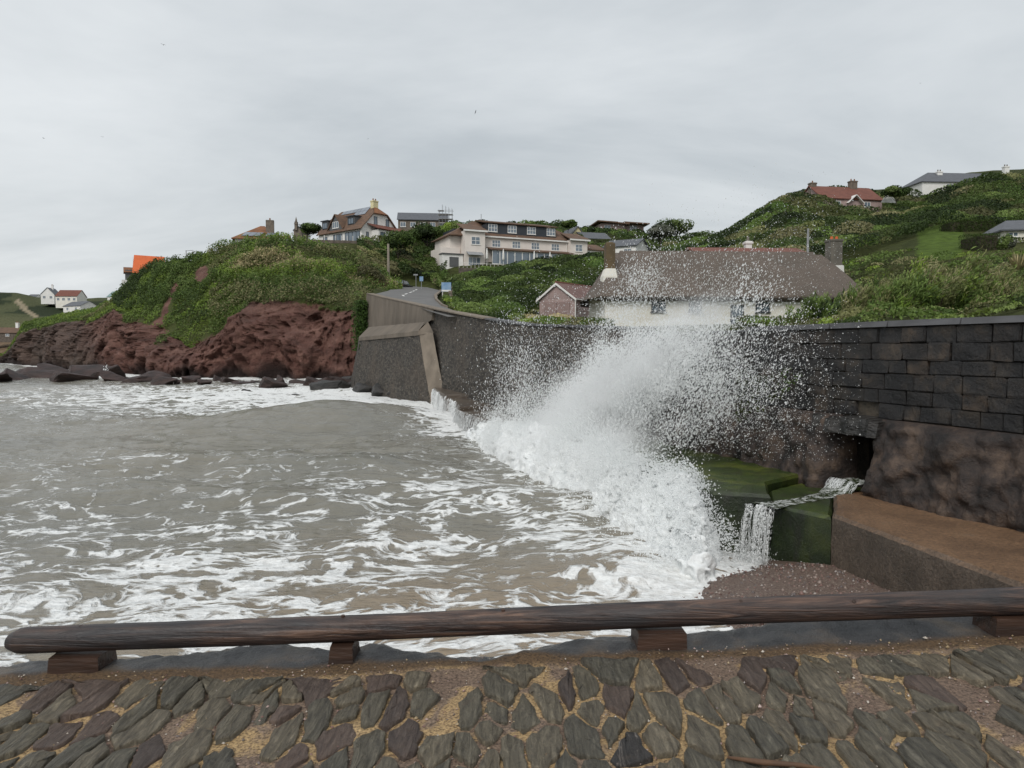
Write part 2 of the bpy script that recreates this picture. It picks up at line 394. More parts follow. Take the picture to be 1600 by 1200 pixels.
ct(0.2, (1440, 372, 76), (1460, 392, 66), (1480, 352, 88), (1520, 395, 62), (1550, 385, 66), (1600, 378, 68), (1650, 375, 68), (1750, 370, 70), (1560, 405, 52), (1600, 425, 36), (1600, 455, 22), (1700, 440, 26), (1480, 470, 24), (1400, 480, 24))
ct(0, (1300, 300, 160), (1500, 275, 190), (1700, 265, 190), (1100, 380, 190), (800, 365, 220), (500, 390, 220), (1800, 300, 100), (1800, 380, 60))
_c = np.array(CT, float)
_cu = (_c[:, 0] - 800) / FPX; _cv = np.log(_c[:, 2]); _cz = EYE + (HOR - _c[:, 1]) / FPX * _c[:, 2] - _c[:, 3]
_S = 0.35
def _ker(r2): return np.sqrt(r2 + 0.0004)
_A = _ker((_cu[:, None] - _cu) ** 2 + ((_cv[:, None] - _cv) * _S) ** 2)
_n = len(_cu)
_K = np.zeros((_n + 3, _n + 3)); _K[:_n, :_n] = _A - np.eye(_n) * 0.004
_K[:_n, _n] = 1; _K[:_n, _n + 1] = _cu; _K[:_n, _n + 2] = _cv; _K[_n:, :_n] = _K[:_n, _n:].T
_w = np.linalg.solve(_K, np.r_[_cz, 0, 0, 0])
def terr(x, y):
    x = np.asarray(x, float); y = np.asarray(y, float); sh = np.broadcast(x, y).shape
    u = np.broadcast_to(x / y, sh).ravel(); v = np.broadcast_to(np.log(y), sh).ravel()
    o = np.empty(len(u))
    for i in range(0, len(u), 20000):
        a, b_ = u[i:i+20000], v[i:i+20000]
        k = _ker((a[:, None] - _cu) ** 2 + ((b_[:, None] - _cv) * _S) ** 2)
        o[i:i+20000] = k @ _w[:_n] + _w[_n] + _w[_n+1] * a + _w[_n+2] * b_
    return o.reshape(sh)
def terr1(x, y): return float(terr(np.array([x]), np.array([y]))[0])

_ty = np.geomspace(6.0, 230.0, 230)
LB_Y = np.array([67, 85, 96, 99, 103, 112, 120, 135, 230]); LB_P = np.array([578, 590, 590, 500, 345, 345, 350, 360, 400])
nc = 240
TX = np.zeros((len(_ty), nc)); TY = np.repeat(_ty[:, None], nc, 1)
for i, y in enumerate(_ty):
    xl = wall_x(y) + 0.30 if y < 67 else XD(np.interp(y, LB_Y, LB_P), y)
    xr = 0.98 * y + 5
    TX[i] = np.linspace(xl, xr, nc)
TZ = terr(TX, TY) + 0.25 * fbm(TX * .25, TY * .25, 0 * TX, 4, 3) * np.clip((TY - 30) / 40, 0, 1)
near = np.exp(-((TX - wall_x(TY)) / 1.2) ** 2) * (TY < 40)
TZ = TZ * (1 - near) + (wall_top(TY) - 0.22) * near
tn = fbm(TX * .08, TY * .08, 0 * TX, 4, 9)
c0 = np.array([0.030, 0.042, 0.012]); c1 = np.array([0.075, 0.080, 0.028])
tcol = c0 + (c1 - c0) * np.clip(tn * .8 + .5, 0, 1)[..., None]
TP = 800 + TX / TY * FPX
lawn = ((TP > 1428) & (TP < 1500) & (TY > 62) & (TY < 92)) | ((TP > 1560) & (TY > 22) & (TY < 50))
tcol[lawn] = (0.075, 0.115, 0.022)
flat = (TP > 820) & (TP < 1000) & (TY > 26) & (TY < 50)
tcol[flat] = (0.10, 0.105, 0.05)
terrain = link('hillside_terrain', npmesh('hillside_terrain', np.stack([TX, TY, TZ], -1).reshape(-1, 3), gridfaces(len(_ty), nc), True, tcol.reshape(-1, 3)), M_GROUND)
tag(terrain, 'green hillside rising behind the sea wall and houses', 'hillside', kind='structure')

# road with edge line, kerb
def lerp(a, b, t): return a + (b - a) * t
rdL = []; rdR = []
_rd = np.array(ROAD, float); _rt = np.linspace(0, len(ROAD) - 1, 60)
for t in _rt:
    q = [np.interp(t, np.arange(len(ROAD)), _rd[:, k]) for k in range(5)]
    rdL.append(P(q[1], q[2], q[0])); rdR.append(P(q[3], q[4], q[0]))
V = []; nw = 9
for a, b in zip(rdL, rdR):
    for k in range(nw): V.append(tuple(a.lerp(b, k / (nw - 1)) + Vector((0, 0, 0.10))))
road = link('road', npmesh('road', V, gridfaces(len(rdL), nw), True), M_ASPHALT)
tag(road, 'grey asphalt lane climbing behind the curved sea wall', 'road', kind='structure')
def strip(name, off0, off1, i0, i1, z, mat, h=0.0, dash=None):
    mb = MB()
    for i in range(i0, i1):
        if dash and (i // dash) % 2: continue
        a0, b0, a1, b1 = rdL[i], rdR[i], rdL[i+1], rdR[i+1]
        p = [a0.lerp(b0, off0), a0.lerp(b0, off1), a1.lerp(b1, off1), a1.lerp(b1, off0)]
        lo = [q + Vector((0, 0, z - 0.02)) for q in p]; hi = [q + Vector((0, 0, z + h)) for q in p]
        mb.hexa(lo, hi)
    return build(name, mb, mat)
o = strip('kerb', 1.0, 1.05, 14, 52, 0.10, M_TAN, 0.12); tag(o, 'pale kerb along the grassy side of the lane', 'kerb', kind='structure')
o = strip('road_marking', 0.47, 0.50, 32, 50, 0.108, M_WHITE, 0.002, 2); tag(o, 'broken white line painted on the lane', 'road marking', kind='structure')

# ================================================================== red headland: base, rock top, crest along the shore
HP = np.array([-60, 10, 40, 100, 150, 180, 200, 230, 250, 300, 340, 400, 450, 500, 560, 600, 640], float)
HBY = np.array([570, 571, 575, 582, 588, 590, 590, 591, 592, 593, 594, 596, 597, 597, 597, 596, 590], float)
HBD = np.array([170, 152, 135, 112, 98, 90, 86, 82, 80, 78, 77, 76, 75, 74, 73, 73, 76], float)
HKY = np.array([567, 556, 518, 503, 503, 480, 500, 508, 512, 540, 522, 470, 474, 478, 482, 490, 500], float)
HKD = np.array([171, 156, 141, 124, 112, 108, 101, 95, 91, 84, 84, 85, 83, 81, 78, 78, 82], float)
HCY = np.array([566, 552, 502, 488, 478, 464, 443, 418, 407, 402, 391, 377, 374, 386, 403, 430, 450], float)
HCD = np.array([175, 165, 155, 148, 142, 136, 121, 112, 109, 106, 104, 102, 102, 103, 101, 98, 95], float)
hp = np.arange(-60, 641, 1.6); nrow = 150
HX = np.zeros((nrow, len(hp))); HY = HX.copy(); HZ = HX.copy(); HG = HX.copy(); HW = HX.copy()
ip = lambda A: np.interp(hp, HP, A)
bd, kd, cd = ip(HBD), ip(HKD), ip(HCD)
bz = np.full(len(hp), -1.2); kz = EYE + (HOR - ip(HKY)) / FPX * kd; cz = EYE + (HOR - ip(HCY)) / FPX * cd - 0.6
kz = np.maximum(kz, 0.6); cz = np.maximum(cz, kz + 0.15)
wob = 1.0 * fbm(hp * .05, 0 * hp, 0 * hp, 3, 21)
for r_ in range(nrow):
    t = r_ / (nrow - 1)
    if t < 0.5:
        q = t / 0.5; e = q ** 1.7
        d_ = bd + (kd - bd) * e; z_ = bz + (kz - bz) * (q ** 0.75)
    elif t < 0.9:
        q = (t - 0.5) / 0.4
        d_ = kd + (cd - kd) * q; z_ = kz + (cz - kz) * (1 - (1 - q) ** 1.25)
    else:
        q = (t - 0.9) / 0.1
        d_ = cd + 14 * q; z_ = cz - 3.0 * q ** 1.5
    HY[r_] = d_; HX[r_] = (hp - 800) / FPX * d_; HZ[r_] = z_
    HG[r_] = np.clip((t - 0.5) * 9 + 0.5, 0, 1)
    HW[r_] = np.clip((1.3 + 0.5 * np.sin(hp * .09) - z_) / 1.0, 0, 1)
rockm = np.clip(1 - HG, 0.10, 1) * np.clip((HZ + 1.5) / 2.5, 0.3, 1)
tw = 0.35 * HZ + 0.25 * HX
disp = 2.4 * (ridged(HX * .10, HY * .10, tw * .35, 4, 31) - 0.2) + 1.3 * ridged(HX * .42, HY * .42, tw * .9, 4, 41) + 0.75 * ridged(HX * 1.3, HY * 1.0, tw * 3.2, 3, 51)
crev = np.clip(np.abs(noise3(HX * .16 + .4 * HZ * .12, 0 * HX, HZ * .05, 77)) * 5, 0, 1)
disp = disp - 1.3 * (1 - crev)
fade = np.clip((0.93 - np.linspace(0, 1, nrow)) / .1, 0, 1)[:, None]
HY2 = HY - disp * rockm * fade; HX2 = HX + 0.35 * disp * rockm * fade * np.sin(HX * .3)
HZ2 = HZ + 0.5 * fbm(HX * .3, HY * .3, HZ * .3, 3, 61) * rockm + 0.8 * fbm(HX * .12, HY * .12, 0 * HX, 3, 65) * (1 - rockm) * fade
HGr = np.clip((170 - np.broadcast_to(hp, HX.shape)) / 40, 0, 1) * .75 + .22 * np.clip(noise3(HX * .1, HY * .1, HZ * .2, 5), 0, 1)
# slumps of bare red earth inside the grass and tongues of grass on the rock
sl = np.exp(-(((hp[None] - 320) / 14) ** 2 + ((np.linspace(0, 1, nrow)[:, None] - .78) / .05) ** 2)) * 1.2
sl = sl + np.exp(-(((hp[None] - 268 - (np.linspace(0, 1, nrow)[:, None] - .65) * 120) / 6) ** 2)) * (np.linspace(0, 1, nrow)[:, None] < .78) * (np.linspace(0, 1, nrow)[:, None] > .5) * .8
HG2 = np.clip(HG - sl + 0.55 * np.clip(noise3(HX * .22, HY * .22, HZ * .3, 15) - .35, 0, 1) * 2 * (np.linspace(0, 1, nrow)[:, None] > .30), 0, 1)
head = link('headland', npmesh('headland', np.stack([HX2, HY2, HZ2], -1).reshape(-1, 3), gridfaces(nrow, len(hp)), True, None,
            {'grass': HG2, 'wet': HW, 'grey': HGr}), M_CLIFF)
tag(head, 'red rock headland with a grassy top dropping to the sea', 'headland', kind='structure')

# far hill across the bay
fp = np.arange(-140, 260, 4.0); fd = np.linspace(210, 520, 60)
FPp, FD = np.meshgrid(fp, fd)
ctop = np.interp(fp, [-140, 0, 30, 60, 120, 190, 260], [452, 457, 459, 466, 470, 462, 460])
cbot = np.interp(fp, [-140, 0, 30, 60, 260], [562, 560, 556, 545, 540])
tt = (FD - 210) / 310
FY = cbot + (ctop - cbot) * np.clip(tt / .55, 0, 1) ** 0.8
FZ = EYE + (HOR - FY) / FPX * np.minimum(FD, 210 + 310 * .55) + np.maximum(0, FD - 380) * 0.02
FX = (FPp - 800) / FPX * FD
FZ = FZ + 1.5 * fbm(FX * .03, FD * .03, 0 * FX, 4, 8)
fn = fbm(FX * .025, FD * .03, 0 * FX, 3, 19)
fcol = np.array([.060, .072, .034]) + np.clip(fn * .9 + .4, 0, 1)[..., None] * np.array([.07, .055, .03])
fcol[(fn < -.25)] = (.028, .038, .018)
fcol[(FY > 512) & (FY < 540)] *= 0.9; fcol[FY > 525] = (.17, .12, .075)
path = np.abs(FPp - (30 + (FY - 472) * 1.3)) < 5
fcol[path & (FY > 470) & (FY < 495)] = (.30, .25, .17)
farhill = link('far_hillside', npmesh('far_hillside', np.stack([FX, FD, FZ], -1).reshape(-1, 3), gridfaces(60, len(fp)), True, fcol.reshape(-1, 3)), M_GROUND)
tag(farhill, 'distant green hillside with fields across the bay', 'hillside', kind='structure')

# ================================================================== sea
wy = np.r_[np.geomspace(3.9, 150, 430), np.geomspace(155, 7000, 40)]
wu = np.linspace(-1.15, 0.62, 330)
WX = wu[None] * wy[:, None]; WY = np.repeat(wy[:, None], len(wu), 1)
def gauss(cx, cy, sx, sy, rot=0.0):
    c, s_ = math.cos(rot), math.sin(rot); a = (WX - cx) * c + (WY - cy) * s_; b = -(WX - cx) * s_ + (WY - cy) * c
    return np.exp(-(a / sx) ** 2 - (b / sy) ** 2)
def gp(px, py, sx, sy, rot=0.0):
    q = G(px, py); return gauss(q.x, q.y, sx, sy, rot)
farf = np.clip(1 - (WY - 60) / 200, 0.05, 1); shal = np.clip((WY - 5.5) / 9, 0.12, 1)
wz = 0.10 * np.sin(WY * .55 + WX * .16 + 1.4 * fbm(WX * .05, WY * .05, 0 * WX, 2, 2)) * shal * farf
wz += 0.16 * fbm(WX * .28, WY * .42, 0 * WX, 4, 4) * shal * np.clip(1 - (WY - 90) / 120, 0.1, 1)
wz += 0.11 * fbm(WX * .8, WY * 1.7, 0 * WX, 4, 6) * np.clip(shal * 1.3, 0, 1) * np.clip(1 - (WY - 60) / 60, 0, 1)
wz += 0.028 * ridged(WX * 2.3, WY * 3.4, 0 * WX, 3, 12) * np.clip(1 - (WY - 25) / 25, 0, 1) * np.clip(shal * 2, .25, 1)
crest = np.exp(-(((WY - 30.0 - .18 * (WX + 7)) / np.where(WY < 30.0, 3.2, 2.4)) ** 2)) * np.exp(-((WX + 7.2) / 4.4) ** 2)
wz += 0.80 * crest
wz += 0.35 * np.exp(-(((WY - 22.0 - .3 * (WX + 2)) / 1.8) ** 2)) * np.exp(-((WX + 2.0) / 3.5) ** 2)
wz += 0.16 * gauss(1.6, 10.2, 2.2, 1.0, 0.4)
wz += 0.26 * np.exp(-(((WY - 19.5 - .12 * WX - .8 * np.sin(WX * .35)) / np.where(WY < 19.5, 1.7, 1.2)) ** 2)) * np.clip((1 - WX) / 4, 0, 1) * np.clip((WX + 16) / 6, .3, 1)
wz += 0.15 * np.exp(-(((WY - 14.2 + .15 * WX - .5 * np.sin(WX * .5 + 1)) / 1.0) ** 2)) * np.clip((0 - WX) / 4, 0, 1)
wz += 0.15 * np.exp(-((WY - 44) / 2.0) ** 2) * np.clip((-2 - WX) / 8, 0, 1)
fz = 0.42 + 0.14 * fbm(WX * .07, WY * .10, 0 * WX, 3, 14)
fz += 0.46 * np.exp(-((WY - 8.6) / 3.6) ** 2) * np.clip(1.1 - np.abs(WX + 0.5) / 16, .3, 1)
fz += 0.12 * np.exp(-((WY - 14) / 3.5) ** 2)
fz -= 0.14 * np.exp(-((WY - 24) / 6.0) ** 2) * (WX < -4)
fz += 0.72 * np.exp(-((WY - 50) / 14) ** 2) * np.clip(1.15 - np.abs(WX + 12) / 24, 0, 1)
fz += 0.75 * np.exp(-((WY - 42) / 9) ** 2) * np.exp(-((WX + 5.0) / 5.0) ** 2)
edge_x = np.interp(WY, [9.5, 11.0, 29.4, 39.5, 66], [4.0, 2.96, -2.25, -4.19, -14.5])
fz += np.interp(WY, [8, 11, 16, 24, 40], [.5, .45, .40, .7, .8]) * np.exp(-((WX - edge_x) / np.clip(WY * .055, .7, 3)) ** 2) * (WY > 8) * (WY < 70)
fz += 0.62 * gauss(2.2, 9.2, 1.1, 1.5) + 0.15 * gauss(-.2, 16, 2.0, 4)
shore = np.interp((WX / WY) * FPX + 800, HP, HBD)
fz += 0.70 * np.exp(-((WY - shore + 3) / 5.0) ** 2) * (WY > 60)
fz -= 0.30 * crest * (WY < 31) * (WX < -3.5)
sandz = np.clip((12.5 - WY + 1.2 * fbm(WX * .4, WY * .4, 0 * WX, 3, 24)) / 5, 0, 1) * np.clip((WX + 6.5) / 5, 0.15, 1)
fz -= 0.42 * gp(840, 900, 1.5, 1.0) + 0.25 * gp(560, 930, .9, .5)
sea = link('sea', npmesh('sea', np.stack([WX, WY, wz], -1).reshape(-1, 3), gridfaces(len(wy), len(wu)), True, None,
           {'foam': np.clip(fz, 0, 1.2), 'sand': sandz}), M_WATER)
tag(sea, 'grey-brown choppy sea streaked with white foam', 'sea', kind='structure')

# beach under the wash
M_BEACH = simple('wet_pebble_sand', (0.10, 0.062, 0.048), (0.20, 0.15, 0.12), 38, 0.5, 0.8, 0.015, 0.5, lo=.4, hi=.62)
bx, by = np.meshgrid(np.linspace(-9, 9, 90), np.linspace(3.2, 16, 80))
bzv = np.clip(0.11 * (bx - 2.5 - .10 * (by - 9)) + 0.02 * fbm(bx, by, 0 * bx, 3, 5), -0.6, 0.30) - 0.02 - 0.12 * np.clip(by - 9.6, 0, 5)
beach = link('beach', npmesh('beach', np.stack([bx, by, bzv], -1).reshape(-1, 3), gridfaces(80, 90), True), M_BEACH)
tag(beach, 'strip of wet pebble beach at the foot of the slipway', 'beach', kind='structure')
peb = []
ico = [(0, 0, 1), (.9, 0, .2), (.28, .85, .2), (-.72, .52, .2), (-.72, -.52, .2), (.28, -.85, .2), (0, 0, -.6)]
icf = [(0,1,2),(0,2,3),(0,3,4),(0,4,5),(0,5,1),(6,2,1),(6,3,2),(6,4,3),(6,5,4),(6,1,5)]
n_ = 5200
px_ = rng.uniform(1.9, 4.6, n_); py_ = rng.uniform(5.0, 9.9, n_)
pz_ = np.clip(0.11 * (px_ - 2.5 - .10 * (py_ - 9)), -.6, .30) - 0.02 - 0.12 * np.clip(py_ - 9.6, 0, 5)
sz_ = rng.gamma(3, .0035, n_) + .004
PV = np.array([(px_[i], py_[i], pz_[i]) + np.array(ico) * sz_[i] * rng.uniform(.7, 1.3, 3) for i in range(n_)]).reshape(-1, 3)
PF = (np.array(icf)[None] + 7 * np.arange(n_)[:, None, None]).reshape(-1, 3)
pc = np.repeat(np.array([[.20, .12, .10], [.12, .10, .095], [.26, .20, .17], [.10, .055, .045], [.34, .30, .27]])[rng.integers(0, 5, n_)], 7, 0)
m, nt, b = newmat('wet_pebble'); nt.links.new(attr_node(nt, 'col'), b.inputs['Base Color']); b.inputs['Roughness'].default_value = .35
pebbles = link('beach_pebbles', npmesh('beach_pebbles', PV, PF, True, pc), m); tag(pebbles, 'small wet pebbles scattered on the beach strip', 'pebbles', kind='stuff')
# ================================================================== slipway with set stones
def zq(x, y=0): return 1.300 + 0.042 * x
def qedge(x):
    x = np.asarray(x, float)
    return 4.34 + 0.07 * fbm(x * 1.1, 0 * x, 0 * x, 4, 3) + 0.16 * np.clip((x - 0.9) / 1.0, 0, 1) - 0.16 * np.exp(-((x + 0.15) / .42) ** 2) + 0.10 * np.exp(-((x + 1.6) / .5) ** 2)
def slip_mat():
    m, nt, b = newmat('sandy_mortar')
    v = coords(nt, world=True)
    n1 = noise(nt, v, 2.3, 5, .6, .6); n2 = noise(nt, v, 75, 4, .7)
    mortar = ramp(nt, n1, [(0.38, (0.165, 0.115, 0.085)), (0.47, (0.20, 0.145, 0.105)), (0.54, (0.36, 0.25, 0.125)), (0.70, (0.40, 0.29, 0.155))])
    agg = ramp(nt, n2, [(0.36, (0.28, 0.24, 0.22)), (0.5, (0.95, 0.92, 0.88)), (0.68, (1.55, 1.5, 1.45))])
    base = mixc(nt, 1.0, mortar, agg, 'MULTIPLY')
    rim = attr_node(nt, 'rim', True)
    wetc = ramp(nt, noise(nt, v, 3.0, 6, .6), [(0.36, (0.014, 0.014, 0.015)), (0.5, (0.045, 0.043, 0.043)), (0.62, (0.10, 0.080, 0.062)), (0.75, (0.14, 0.10, 0.065))])
    brown = attr_node(nt, 'brown', True)
    base = mixc(nt, brown, base, mixc(nt, 1.0, (0.115, 0.072, 0.036), agg, 'MULTIPLY'))
    nt.links.new(mixc(nt, rim, base, wetc), b.inputs['Base Color'])
    rr = nt.nodes.new('ShaderNodeMapRange'); nt.links.new(rim, rr.inputs[0]); rr.inputs[3].default_value = .75; rr.inputs[4].default_value = .28
    nt.links.new(rr.outputs[0], b.inputs['Roughness'])
    h = math_(nt, 'ADD', math_(nt, 'MULTIPLY', noise(nt, v, 18, 6, .65), 1.0), math_(nt, 'MULTIPLY', n2, .5))
    bump(nt, b, h, .9, .015)
    return m
sx = np.linspace(-6, 6, 480); sv_ = np.linspace(0, 1, 150)
SX = np.repeat(sx[None], 150, 0); ED = qedge(SX)
SY = 0.9 + (ED - 0.9) * sv_[:, None]
dist = ED - SY
SZ = zq(SX) + 0.012 * fbm(SX * 3, SY * 3, 0 * SX, 4, 33) + 0.006 * fbm(SX * 14, SY * 14, 0 * SX, 3, 35) - 0.10 * np.clip(1 - dist / .22, 0, 1) ** 2 + 0.075 * fbm(SX * 5, SY * 7, 0 * SX, 5, 37) * np.clip(1 - dist / .45, 0, 1)
rimv = np.clip((SY - 3.96 + .06 * fbm(SX * 2.5, SY * 2.5, 0 * SX, 3, 41)) / .07, 0, 1)
brn = np.clip((SY - 3.83 + .05 * fbm(SX * 2, SY * 2, 0 * SX, 3, 43)) / .06, 0, 1)
skx = np.stack([SX[-1], ED[-1] + .10, np.full(480, .5)], -1); skb = np.stack([SX[-1], ED[-1] + .16, np.full(480, -.7)], -1)
SVv = np.concatenate([np.stack([SX, SY, SZ], -1).reshape(-1, 3), skx, skb])
slip = link('slipway', npmesh('slipway', SVv, gridfaces(152, 480), True, None, {'rim': np.r_[rimv.ravel(), np.ones(960)], 'brown': np.r_[brn.ravel(), np.ones(960)]}), slip_mat())
tag(slip, 'stone-set slipway of dark slabs bedded in sandy mortar', 'slipway', kind='structure')

def stone_mat(name, ca, cb, cc):
    m, nt, b = newmat(name)
    v = coords(nt, (9, 1.2, 4), (0, 0, R(6)), rand=True); w = coords(nt, rand=True)
    oi = nt.nodes.new('ShaderNodeObjectInfo')
    n1 = noise(nt, v, 4.5, 9, .70, .8); n2 = noise(nt, w, 9, 6)
    c = ramp(nt, n1, [(0.3, ca), (0.55, cb), (0.75, cc)])
    tint = ramp(nt, oi.outputs['Random'], [(0, (0.72, 0.75, 0.74)), (.5, (1.0, 1.0, .93)), (1, (1.28, 1.22, 1.10))])
    c = mixc(nt, 1.0, c, tint, 'MULTIPLY')
    c = mixc(nt, ramp(nt, n2, [(.62, 0), (.80, .55)]), c, (0.17, 0.125, 0.09))
    nt.links.new(c, b.inputs['Base Color'])
    nt.links.new(ramp(nt, n2, [(.3, .30), (.7, .65)]), b.inputs['Roughness'])
    b.inputs['Specular IOR Level'].default_value = .45
    bump(nt, b, math_(nt, 'ADD', n1, math_(nt, 'MULTIPLY', noise(nt, w, 55, 4), .25)), 1.0, .04)
    return m
M_SLAB = stone_mat('dark_slate_slab', (0.050, 0.043, 0.034), (0.160, 0.140, 0.108), (0.32, 0.28, 0.22))
M_PURP = stone_mat('purplish_stone', (0.06, 0.042, 0.038), (0.13, 0.095, 0.082), (0.19, 0.145, 0.125))
M_QUARTZ = stone_mat('veined_stone', (0.022, 0.02, 0.02), (0.05, 0.045, 0.045), (0.52, 0.46, 0.43))
# cells of a stretched Voronoi pattern
AN = 0.42
pts = []
gx = np.arange(-3.5, 3.5, 0.128); gy = np.arange(2.2 * AN, 3.84 * AN, 0.122)
for j, yy in enumerate(gy):
    for i, xx in enumerate(gx):
        pts.append((xx + (j % 2) * .064 + rng.uniform(-.060, .060), yy + rng.uniform(-.060, .060)))
pts = np.array(pts)
def clip(poly, mid, nrm):
    o_ = []
    for i in range(len(poly)):
        a, b = poly[i], poly[(i + 1) % len(poly)]
        da = np.dot(a - mid, nrm); db = np.dot(b - mid, nrm)
        if da <= 0: o_.append(a)
        if da * db < 0: o_.append(a + (b - a) * da / (da - db))
    return o_
stones = 0
def edge_lim(x): return 3.83 + .04 * math.sin(x * 2.1)
for i, p in enumerate(pts):
    if not (-3.35 < p[0] < 3.35) or p[1] / AN > 3.80 or p[1] / AN < 2.42: continue
    if rng.random() < .10: continue
    gap = rng.uniform(.002, .011)
    poly = [p + np.array(q) for q in ((-.4, -.4), (.4, -.4), (.4, .4), (-.4, .4))]
    dd = pts - p; near_ = np.where((np.abs(dd[:, 0]) < .42) & (np.abs(dd[:, 1]) < .42))[0]
    for k in near_:
        if k == i: continue
        n_ = dd[k] / np.linalg.norm(dd[k]); poly = clip(poly, p + dd[k] / 2 - n_ * gap, n_)
        if len(poly) < 3: break
    if len(poly) < 3: continue
    poly = np.array(poly); poly[:, 1] = np.minimum(poly[:, 1] / AN, edge_lim(p[0]))
    c = poly.mean(0)
    if np.ptp(poly[:, 1]) < .07 or np.ptp(poly[:, 0]) < .05: continue
    # shear and shrink, resample, round
    shk = rng.uniform(.89, 1.0); poly = c + (poly - c) * shk
    L = [];
    for a_, b_ in zip(poly, np.roll(poly, -1, 0)):
        m_ = max(1, int(np.linalg.norm(b_ - a_) / .028))
        for q in range(m_): L.append(a_ + (b_ - a_) * q / m_)
    L = np.array(L); L = .08 * np.roll(L, 1, 0) + .84 * L + .08 * np.roll(L, -1, 0)
    L += np.stack([.010 * noise3(L[:, 0] * 20, L[:, 1] * 22, i, 3), .012 * noise3(L[:, 0] * 18, L[:, 1] * 22, i, 4)], -1)
    k = len(L); h = rng.uniform(.010, .026); tx, ty = rng.normal(0, .04), rng.normal(0, .02)
    Vs = []; 
    for sc_, hh in ((1.01, -.03), (.995, h * .75), (.95, h), (.66, h), (.33, h)):
        q = c + (L - c) * sc_
        st_ = (.016 * ridged(q[:, 0] * 16 + i, q[:, 1] * 1.8, 0 * q[:, 0], 2, 6) + .006 * noise3(q[:, 0] * 40, q[:, 1] * 7, i, 9)) * (0 if hh < 0 else 1)
        zc_ = hh + st_ + (q[:, 0] - c[0]) * tx + (q[:, 1] - c[1]) * ty
        Vs.append(np.stack([q[:, 0] - c[0], q[:, 1] - c[1], zc_ + .042 * (q[:, 0] - c[0])], -1))
    Vs = np.concatenate(Vs + [np.array([[0, 0, h]])])
    F = []
    for r_ in range(4):
        for q in range(k):
            q2 = (q + 1) % k; F.append((r_*k + q, r_*k + q2, (r_+1)*k + q2, (r_+1)*k + q))
    F += [(4*k + q, 4*k + (q + 1) % k, 5*k) for q in range(k)]
    me = bpy.data.meshes.new('stone'); me.from_pydata([tuple(v_) for v_ in Vs], [], F); me.update()
    me.polygons.foreach_set('use_smooth', [True] * len(me.polygons))
    qx = abs(c[0] - .45) < .1 and abs(c[1] - 2.95) < .18
    rr_ = rng.random()
    so = link('stone', me, M_QUARTZ if qx else (M_PURP if rr_ < .13 else M_SLAB), slip)
    so.location = (c[0], c[1], zq(c[0])); stones += 1
print('stones', stones)
# loose grit lying in the joints
n_ = 4200
gx_ = rng.uniform(-3.6, 3.6, n_); gy_ = rng.uniform(2.3, 4.0, n_); gs_ = rng.gamma(2.5, .0012, n_) + .0015
GV = np.array([(gx_[i], gy_[i], zq(gx_[i]) + .006) + np.array(ico) * gs_[i] * rng.uniform(.7, 1.4, 3) for i in range(n_)]).reshape(-1, 3)
GF = (np.array(icf)[None] + 7 * np.arange(n_)[:, None, None]).reshape(-1, 3)
gc = np.repeat(np.array([[.36, .26, .23], [.16, .13, .12], [.45, .40, .34], [.20, .11, .09], [.30, .22, .12]])[rng.integers(0, 5, n_)], 7, 0)
grit = link('loose_grit', npmesh('loose_grit', GV, GF, False, gc), MATS['wet_pebble'], slip); grit['kind'] = 'stuff'

# ================================================================== log rail on blocks
def log_mat():
    m, nt, b = newmat('weathered_log')
    v = coords(nt, (0.55, 9, 9)); w = coords(nt, (.8, 3, 3))
    n1 = noise(nt, v, 2.2, 8, .62, 1.3); n2 = noise(nt, w, 1.6, 6, .6, .4)
    c = ramp(nt, n1, [(.34, (.010, .008, .008)), (.47, (.042, .026, .022)), (.56, (.080, .048, .036)), (.68, (.19, .112, .076))])
    c = mixc(nt, ramp(nt, n2, [(.42, 0.0), (.62, .85)]), c, (.026, .025, .027))
    nt.links.new(c, b.inputs['Base Color']); b.inputs['Roughness'].default_value = .42; b.inputs['Specular IOR Level'].default_value = .5
    bump(nt, b, math_(nt, 'ADD', n1, math_(nt, 'MULTIPLY', n2, .3)), 1.0, .018)
    return m
M_LOG = log_mat()
M_BLOCKW = simple('dark_wet_timber', (.030, .017, .012), (.065, .034, .022), 5, .5, .6, .01, stretch=(.4, 3, 3))
rail = thing('log_rail', 'long dark weathered log rail lying on timber blocks along the slipway edge', 'log rail', (0, 4.08, zq(0)))
nl, ns = 220, 28
lx = np.linspace(-2.81, 4.6, nl); la = np.linspace(0, 2 * np.pi, ns, endpoint=False)
rad = .075 + .005 * np.interp(lx, [-2.8, 0, 4.6], [0, -1, 1]) + .0025 * fbm(lx * 1.3, 0 * lx, 0 * lx, 3, 2)
endr = np.clip((lx + 2.81) / .055, 0, 1) ** .45
LXg, LAg = np.meshgrid(lx, la, indexing='ij')
Rr = (rad * (.72 + .28 * endr))[:, None] * (1 + .02 * noise3(LXg * 1.5, np.cos(LAg) * 2, np.sin(LAg) * 2, 8) + .012 * noise3(LXg * 5, np.cos(LAg) * 6, np.sin(LAg) * 6, 9))
crk = np.abs(np.sin((LAg - .9 - .35 * fbm(LXg * .7, 0 * LXg, 0 * LXg, 3, 5)) * 2.5 + 1.2 * noise3(LXg * .3, 0 * LXg, 0 * LXg, 15)))
Rr = Rr - .007 * np.clip(1 - crk / .13, 0, 1) * np.clip(noise3(LXg * .8, LAg, 0 * LXg, 27) * 2 + .7, 0, 1)
LV = np.stack([LXg + .02 * np.cos(LAg) * (1 - endr)[:, None], Rr * np.cos(LAg), Rr * np.sin(LAg) + (.168 + .042 * lx + .004 * np.sin(lx * 1.7))[:, None]], -1).reshape(-1, 3)
F = []
